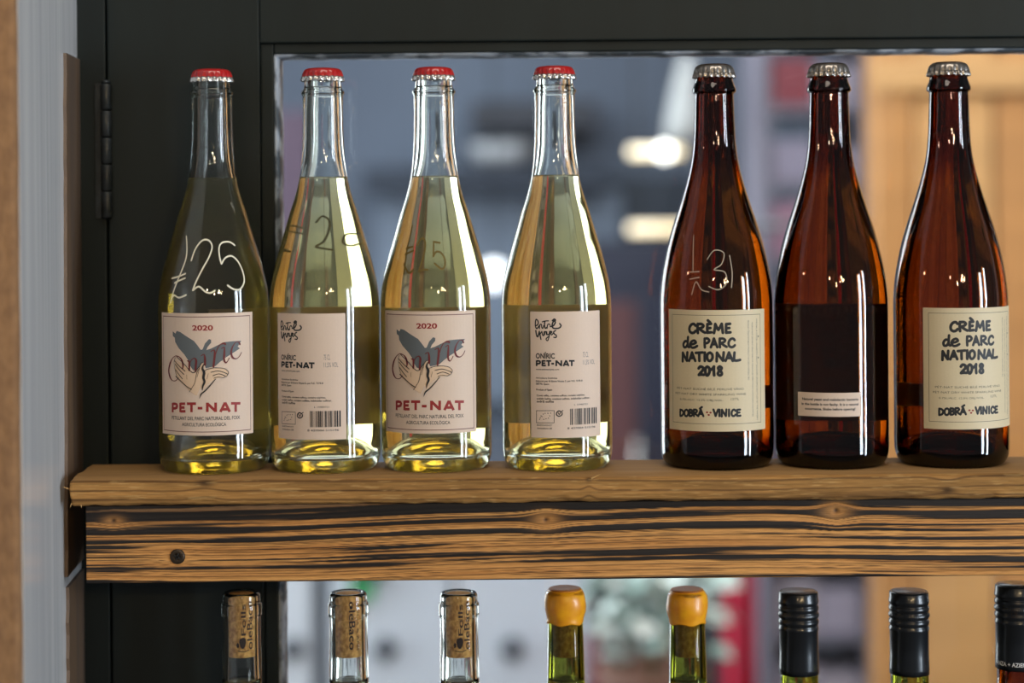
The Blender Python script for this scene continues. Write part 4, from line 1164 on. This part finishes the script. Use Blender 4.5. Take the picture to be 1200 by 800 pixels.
def bx(name, px0, px1, r0, r1, Y, depth, m, parent=None, bev=.004):
    """box whose front face fills this image area at depth Y"""
    x0, z1 = W(px0, r0, Y); x1, z0 = W(px1, r1, Y)
    lo = parent.location if parent else Vector((0, 0, 0))
    return box(name, x0 - lo.x, x1 - lo.x, Y - lo.y, Y + depth - lo.y, z0 - lo.z, z1 - lo.z, m, parent, bev)

# tan board wall / tall cupboard at the right
ply = [mat('tan_board_%d' % i, srgb(*c), .55, noise=((2, 2, 14), srgb(*[int(v * .86) for v in c]), .3)) for i, c in enumerate([(206, 154, 96), (192, 138, 82), (212, 164, 108)])]
YP = 2.3
x0 = W(1024, 300, YP)[0]
cup = empty('board_partition', (x0, YP, 0), 'tall tan timber partition of vertical boards at the right of the far room', 'partition')
x = 0; i = 0
random.seed(3)
for wd in (.075, .16, .15, .10, .14, .17, .15, .16, .14, .16, .15, .16, .17, .15):
    dep = -.02 if i in (0, 3) else 0
    box('plank', x + .004, x + wd - .004, dep, .05, 0, 2.95, ply[{0: 1, 3: 1}.get(i, (i * 2) % 3)], cup, .004)
    x += wd; i += 1
box('frame_back', 0, x, .052, .08, 0, 2.95, ply[1], cup)
box('top_rail', -.005, x, -.03, -.021, W(1100, 108, YP)[1], W(1100, 70, YP)[1] , ply[2], cup, .003)

# shelving with flat boxes
YS = 2.9
xa, _ = W(893, 300, YS); xb, _ = W(1022, 300, YS)
rack = empty('storage_rack', (xa, YS, 0), 'open grey storage rack of flat boxes beside the tan partition', 'rack')
gm = mat('rack_grey', srgb(120, 116, 130), .6); Wd = xb - xa
for xx in (0, Wd - .02): box('upright', xx, xx + .02, 0, .35, 0, 2.6, gm, rack, .002)
levels = [.55 + .17 * q for q in range(12)]
cols = [mat('box_%d' % i, srgb(*c), .7) for i, c in enumerate([(168, 160, 178), (146, 140, 160), (178, 168, 180), (132, 62, 72), (92, 84, 112), (160, 120, 140)])]
random.seed(8)
cnt = 0
colname = ['pale lilac', 'grey lilac', 'pale pink-grey', 'dark red', 'dark purple', 'dusty pink']
for q, z in enumerate(levels):
    box('shelf_board', .021, Wd - .021, 0, .35, z - .018, z, gm, rack, .001)
    h = random.uniform(.085, .12); ci = [0, 2, 1, 4, 0, 2, 5, 1, 3, 0, 4, 2][q]
    nb = 2
    for e in range(nb):
        x_0 = xa + .026 + e * (Wd - .052) / nb
        cj = ci if e == 0 else [2, 0, 1, 0, 1, 5, 2, 0, 0, 2, 0, 1][q]
        bb = box('storage_box', 0, (Wd - .052) / nb - .004, 0, .26, 0, h - .02 * e, cols[cj], None, .003)
        bb.location = (x_0, YS + .01, z + .0012)
        tag(bb, '%s flat box on the far rack, %s side, shelf level %s' % (colname[cj], 'left' if e == 0 else 'right', ['lowest', 'second', 'third', 'fourth', 'fifth', 'sixth', 'seventh', 'eighth', 'ninth', 'tenth', 'eleventh', 'topmost'][q]), 'box', 'flat boxes on the far rack')

# red banner hanging, wavy cloth
YR = 2.7
def cloth(name, px0, px1, z0, z1, Y, m, waves, amp):
    xx0 = W(px0, 400, Y)[0]; xx1 = W(px1, 400, Y)[0]
    n = 40; P = np.zeros((n, 2, 3)); vs = []; fs = []
    for i in range(n + 1):
        t = i / n; x = xx0 + (xx1 - xx0) * t; y = Y + amp * sin(waves * 2 * PI * t)
        for (dy, z) in ((0, z0), (0, z1), (.006, z1), (.006, z0)): vs.append((x, y + dy, z))
    for i in range(n):
        a = 4 * i
        for j in range(4): fs.append((a + j, a + (j + 1) % 4, a + 4 + (j + 1) % 4, a + 4 + j))
    fs.append((3, 2, 1, 0)); fs.append((4 * n, 4 * n + 1, 4 * n + 2, 4 * n + 3))
    o = mesh_obj(name, vs, fs, m)
    b = bmesh.new(); b.from_mesh(o.data); bmesh.ops.recalc_face_normals(b, faces=b.faces[:]); b.to_mesh(o.data); b.free()
    return o
ban = cloth('red_curtain', 842, 884, .02, W(860, 270, YR)[1], YR, mat('crimson_cloth', srgb(205, 34, 72), .8), 2.5, .02)
tag(ban, 'narrow crimson curtain hanging in the far room left of the box rack', 'curtain')
rod = lathe('curtain_rod', [(0, 0), (.01, 0), (.01, .34), (0, .34)], mat('rod_steel', srgb(120, 120, 125), .3, metal=.8), None, 16)
rod.rotation_euler = (0, PI / 2, 0); rod.location = (W(842, 265, YR)[0] - .02, YR, W(860, 265, YR)[1]); tag(rod, 'thin steel rod holding the crimson curtain', 'rod')

# dark tall cabinet with two strip lamps
YC_ = 3.76
cab = empty('dark_cabinet', (W(745, 400, YC_)[0], YC_, 0), 'tall dark navy and brown cabinet standing behind the gap between clear and amber bottles', 'cabinet')
nav = mat('navy_lacquer', srgb(40, 44, 62), .45); bro = mat('red_brown_panel', srgb(92, 54, 56), .5)
zt1 = W(745, 284, YC_)[1]
box('cabinet_body', -.16, .17, .02, .5, .0, zt1, nav, cab, .004)
box('door_panel', -.13, .0, -.0, .018, .1, zt1 - .16, bro, cab, .003)
box('door_panel', .01, .15, -.0, .018, .1, zt1 - .16, nav, cab, .003)
lathe('handle', [(0, 0), (.008, 0), (.008, .16), (0, .16)], M['silver'], cab, 12).location = (.0, -.02, .9)
hood = empty('dark_wall_panel', (W(700, 240, 4.64)[0], 4.64, 0), 'dark slate wall panel behind the strip lamps in the far room', 'panel')
bx('panel_board', 655, 838, 208, 300, 4.64, .05, mat('slate_panel', srgb(52, 62, 76), .6), hood)
def strip_lamp(px0, px1, row, Y, lab, warm, st_, hot=None):
    x0, z = W(px0, row, Y); x1, _ = W(px1, row, Y)
    r = empty('strip_lamp', (x0, Y, z), lab, 'lamp', 'warm strip lamps in the far room')
    t = lathe('lamp_tube', [(0, 0), (.009, 0), (.012, .004), (.012, x1 - x0 - .004), (.009, x1 - x0), (0, x1 - x0)], mat('warm_lamp', (1, 1, 1, 1), .5, emit=warm, estr=st_), r, 16)
    t.rotation_euler = (0, PI / 2, 0)
    box('lamp_housing', -.004, x1 - x0 + .004, .006, .03, .006, .02, nav, r, .001)
    for xx in (.02, x1 - x0 - .02): box('cable', xx - .002, xx + .002, .016, .020, .02, 2.999 - z, M['iron'], r)
    if hot:
        s = lathe('lamp_bulb', [(0, -.02), (.012, -.016), (.02, 0), (.012, .016), (0, .02)], mat('white_lamp', (1, 1, 1, 1), .5, emit=(1, .97, .9, 1), estr=hot), r, 16)
        s.location = (x1 - x0 - .045, -.028, 0)
strip_lamp(737, 800, 178, 3.2, 'upper warm strip lamp with white bulb, seen left of the £31 bottle neck', (1, .74, .30, 1), 1.9, 5)
strip_lamp(737, 800, 268, 3.32, 'lower warm strip lamp seen left of the £31 bottle shoulder', (1, .72, .28, 1), 1.7)
# white globe
x_, z_ = W(579, 322, 3.9)
gb = lathe('globe_lamp', [(.0 if abs(a) == 90 else .036 * cos(math.radians(a)), .036 * sin(math.radians(a))) for a in range(-90, 91, 15)], mat('globe_white', (1, 1, 1, 1), .5, emit=(.92, .95, 1, 1), estr=3.2), None, 24)
gb.location = (x_, 3.9, z_); cdd = lathe('cord', [(0, .034), (.003, .034), (.003, 3.0 - z_), (0, 3.0 - z_)], M['iron'], gb, 8); tag(gb, 'small round white lamp glowing between the third and fourth clear bottles', 'lamp')
# pale pendant shade
x_, z_ = W(806, 165, 3.0)
sh_ = empty('pendant_shade', (x_, 3.0, z_), 'large pale conical pendant shade beside the first amber bottle neck', 'lamp')
lathe('lamp_shade', [(.055, 0), (.05, .05), (.03, .14), (.012, .2), (.010, .2), (.028, .138), (.047, .05), (.052, 0)], mat('pale_shade', srgb(176, 178, 178), .7), sh_, 32, closed=True)
lathe('cord', [(0, .2), (.003, .2), (.003, 3.0 - z_), (0, 3.0 - z_)], M['iron'], sh_, 8)

# left part: dark shelf band, white bowl, hood
sh1 = tag(bx('wall_shelf', 425, 712, 196, 222, 4.4, .3, mat('dark_blue_shelf', srgb(44, 54, 70), .6)), 'long dark blue wall shelf behind the clear bottle necks', 'shelf')
zsh = W(590, 196, 4.4)[1]
bw = lathe('white_bowl', [(0, 0), (.05, 0), (.09, .03), (.105, .075), (.098, .075), (.08, .03), (.04, .01), (0, .01)], mat('white_ceramic', srgb(200, 204, 210), .3), None, 32)
bw.location = (W(588, 196, 4.4)[0], 4.52, zsh + .001); tag(bw, 'white bowl on the dark wall shelf right of the third clear bottle', 'bowl')
hd = tag(bx('extractor_hood', 552, 700, 118, 150, 4.4, .3, mat('hood_dark', srgb(46, 50, 62), .5)), 'dark box hood above the white bowl in the far room', 'hood')
# plum-grey tall panel at far left of the window
tag(bx('plum_cupboard', 322, 372, 130, 1085, 3.8, .3, mat('plum_paint', srgb(84, 66, 84), .6)), 'tall plum grey cupboard behind the second bottle at left', 'cupboard')
tag(bx('pale_panel', 440, 730, 226, 470, 4.6, .09, mat('steel_blue_panel', srgb(128, 142, 162), .6)), 'pale steel blue wall panel below the dark wall shelf', 'panel')
# pale counter units
YK = 3.1
wh = mat('white_laminate', srgb(202, 208, 218), .4); 
zk = W(500, 640, YK)[1]
for nm, p0, p1, lb in (('left', 240, 366, 'pale counter unit at far left behind the first corked bottles'), ('middle', 384, 530, 'pale counter unit behind the second corked bottle'), ('right', 534, 688, 'pale counter unit with dark round knob behind the third corked bottle')):
    xa_ = W(p0, 740, YK)[0]; xb_ = W(p1, 740, YK)[0]
    un = empty('counter_unit', (xa_, YK, 0), lb, 'cabinet', 'pale counter units in the far room')
    box('cabinet_body', 0, xb_ - xa_, .02, .6, .0, zk, wh, un, .003)
    box('door_front', .004, xb_ - xa_ - .004, 0, .018, .08, zk - .03, wh, un, .003)
    kb = lathe('knob', [(0, 0), (.012, 0), (.012, .012), (.026, .016), (.026, .026), (0, .03)], mat('dark_knob', srgb(50, 56, 66), .5), un, 20)
    kb.rotation_euler = (PI / 2, 0, 0); kx, kz = W({'left': 345, 'middle': 452, 'right': 600}[nm], 757, YK); kb.location = (kx - xa_, -.0, kz)
tag(bx('dark_post', 368, 382, 60, 900, 3.15, .03, mat('slate_post', srgb(70, 80, 98), .6)), 'slim slate post between the pale counter units', 'post')
wt = bx('counter_worktop', 240, 689, 634, 639.6, YK - .02, .62, mat('grey_worktop', srgb(140, 148, 160), .4)); tag(wt, 'long grey worktop over the pale counter units', 'worktop')
# green thing near the top of the counter front
gn = empty('green_towel', (W(428, 690, YK - .04)[0], YK - .045, W(428, 700, YK)[1]), 'small green cloth hanging on the pale counter just under the beam', 'cloth')
box('towel_fold', -.035, .02, .006, .014, -.0, .14, mat('green_cloth', srgb(40, 150, 90), .8), gn, .003)
box('towel_fold', -.03, .05, .0, .005, .05, .13, mat('dark_green_cloth', srgb(30, 70, 66), .8), gn, .002)

# leafy pale plant
YL = 2.2
pl = empty('potted_plant', (W(765, 760, YL)[0], YL, 0), 'leafy pale grey-green plant behind the waxed bottles', 'plant')
lathe('pot', [(0, .62), (.07, .62), (.10, .80), (.105, .80), (.105, .82), (.09, .82), (.085, .80), (0, .79)], mat('pot_clay', srgb(120, 84, 70), .7), pl, 32)
lathe('stem', [(0, .78), (.006, .78), (.005, 1.05), (0, 1.05)], mat('stem_green', srgb(88, 104, 80), .7), pl, 10)
lm = [mat('leaf_%d' % i, srgb(*c), .6) for i, c in enumerate([(176, 194, 188), (200, 212, 208), (150, 176, 170), (222, 228, 226)])]
def leafmesh(m, L, Wl):
    vs = []; fs = []
    for i in range(5):
        t = i / 4; wv = Wl * sin(PI * min(1, t * .9 + .08)) ** .8; z = .25 * L * sin(PI * t * .8); x = L * t
        vs += [(x, -wv, z), (x, 0, z - .004), (x, wv, z)]
    for i in range(4):
        a = 3 * i; fs += [(a, a + 3, a + 4, a + 1), (a + 1, a + 4, a + 5, a + 2)]
    top_n = len(vs); vs += [(x, y, z - .0012) for x, y, z in vs]
    fs += [tuple(q + top_n for q in f[::-1]) for f in fs[:]]
    me = bpy.data.meshes.new('leaf'); me.from_pydata(vs, [], fs); me.shade_smooth(); me.materials.append(m); return me
lms = [leafmesh(m, .075, .026) for m in lm]
random.seed(21)
for i in range(110):
    o = bpy.data.objects.new('leaf', random.choice(lms)); C.objects.link(o); o.parent = pl
    a = random.uniform(0, 2 * PI); rad = .11 * math.sqrt(random.random()); zl = random.uniform(.83, 1.04)
    o.location = (rad * cos(a), rad * sin(a) * .7, zl); o.rotation_euler = (random.uniform(-.6, .6), random.uniform(-.9, .5), a)
    o.scale = [random.uniform(.7, 1.2)] * 3
# a stool-height stand under the plant
st_ = empty('plant_stand', (pl.location.x, YL, 0), 'dark wooden stand under the leafy plant', 'stand')
lathe('stand_top', [(0, .59), (.14, .59), (.14, .618), (0, .618)], nav, st_, 32)
for sx_ in (-1, 1):
    for sy_ in (-1, 1): box('leg', sx_ * .09 - .012, sx_ * .09 + .012, sy_ * .09 - .012, sy_ * .09 + .012, 0, .59, nav, st_, .002)
# dusty red bag low beside the plant
rb = bx('red_brown_crate', 690, 742, 758, 900, 3.0, .25, mat('brick_red_crate', srgb(120, 58, 66), .7)); tag(rb, 'dull red crate seen low beside the leafy plant', 'crate')
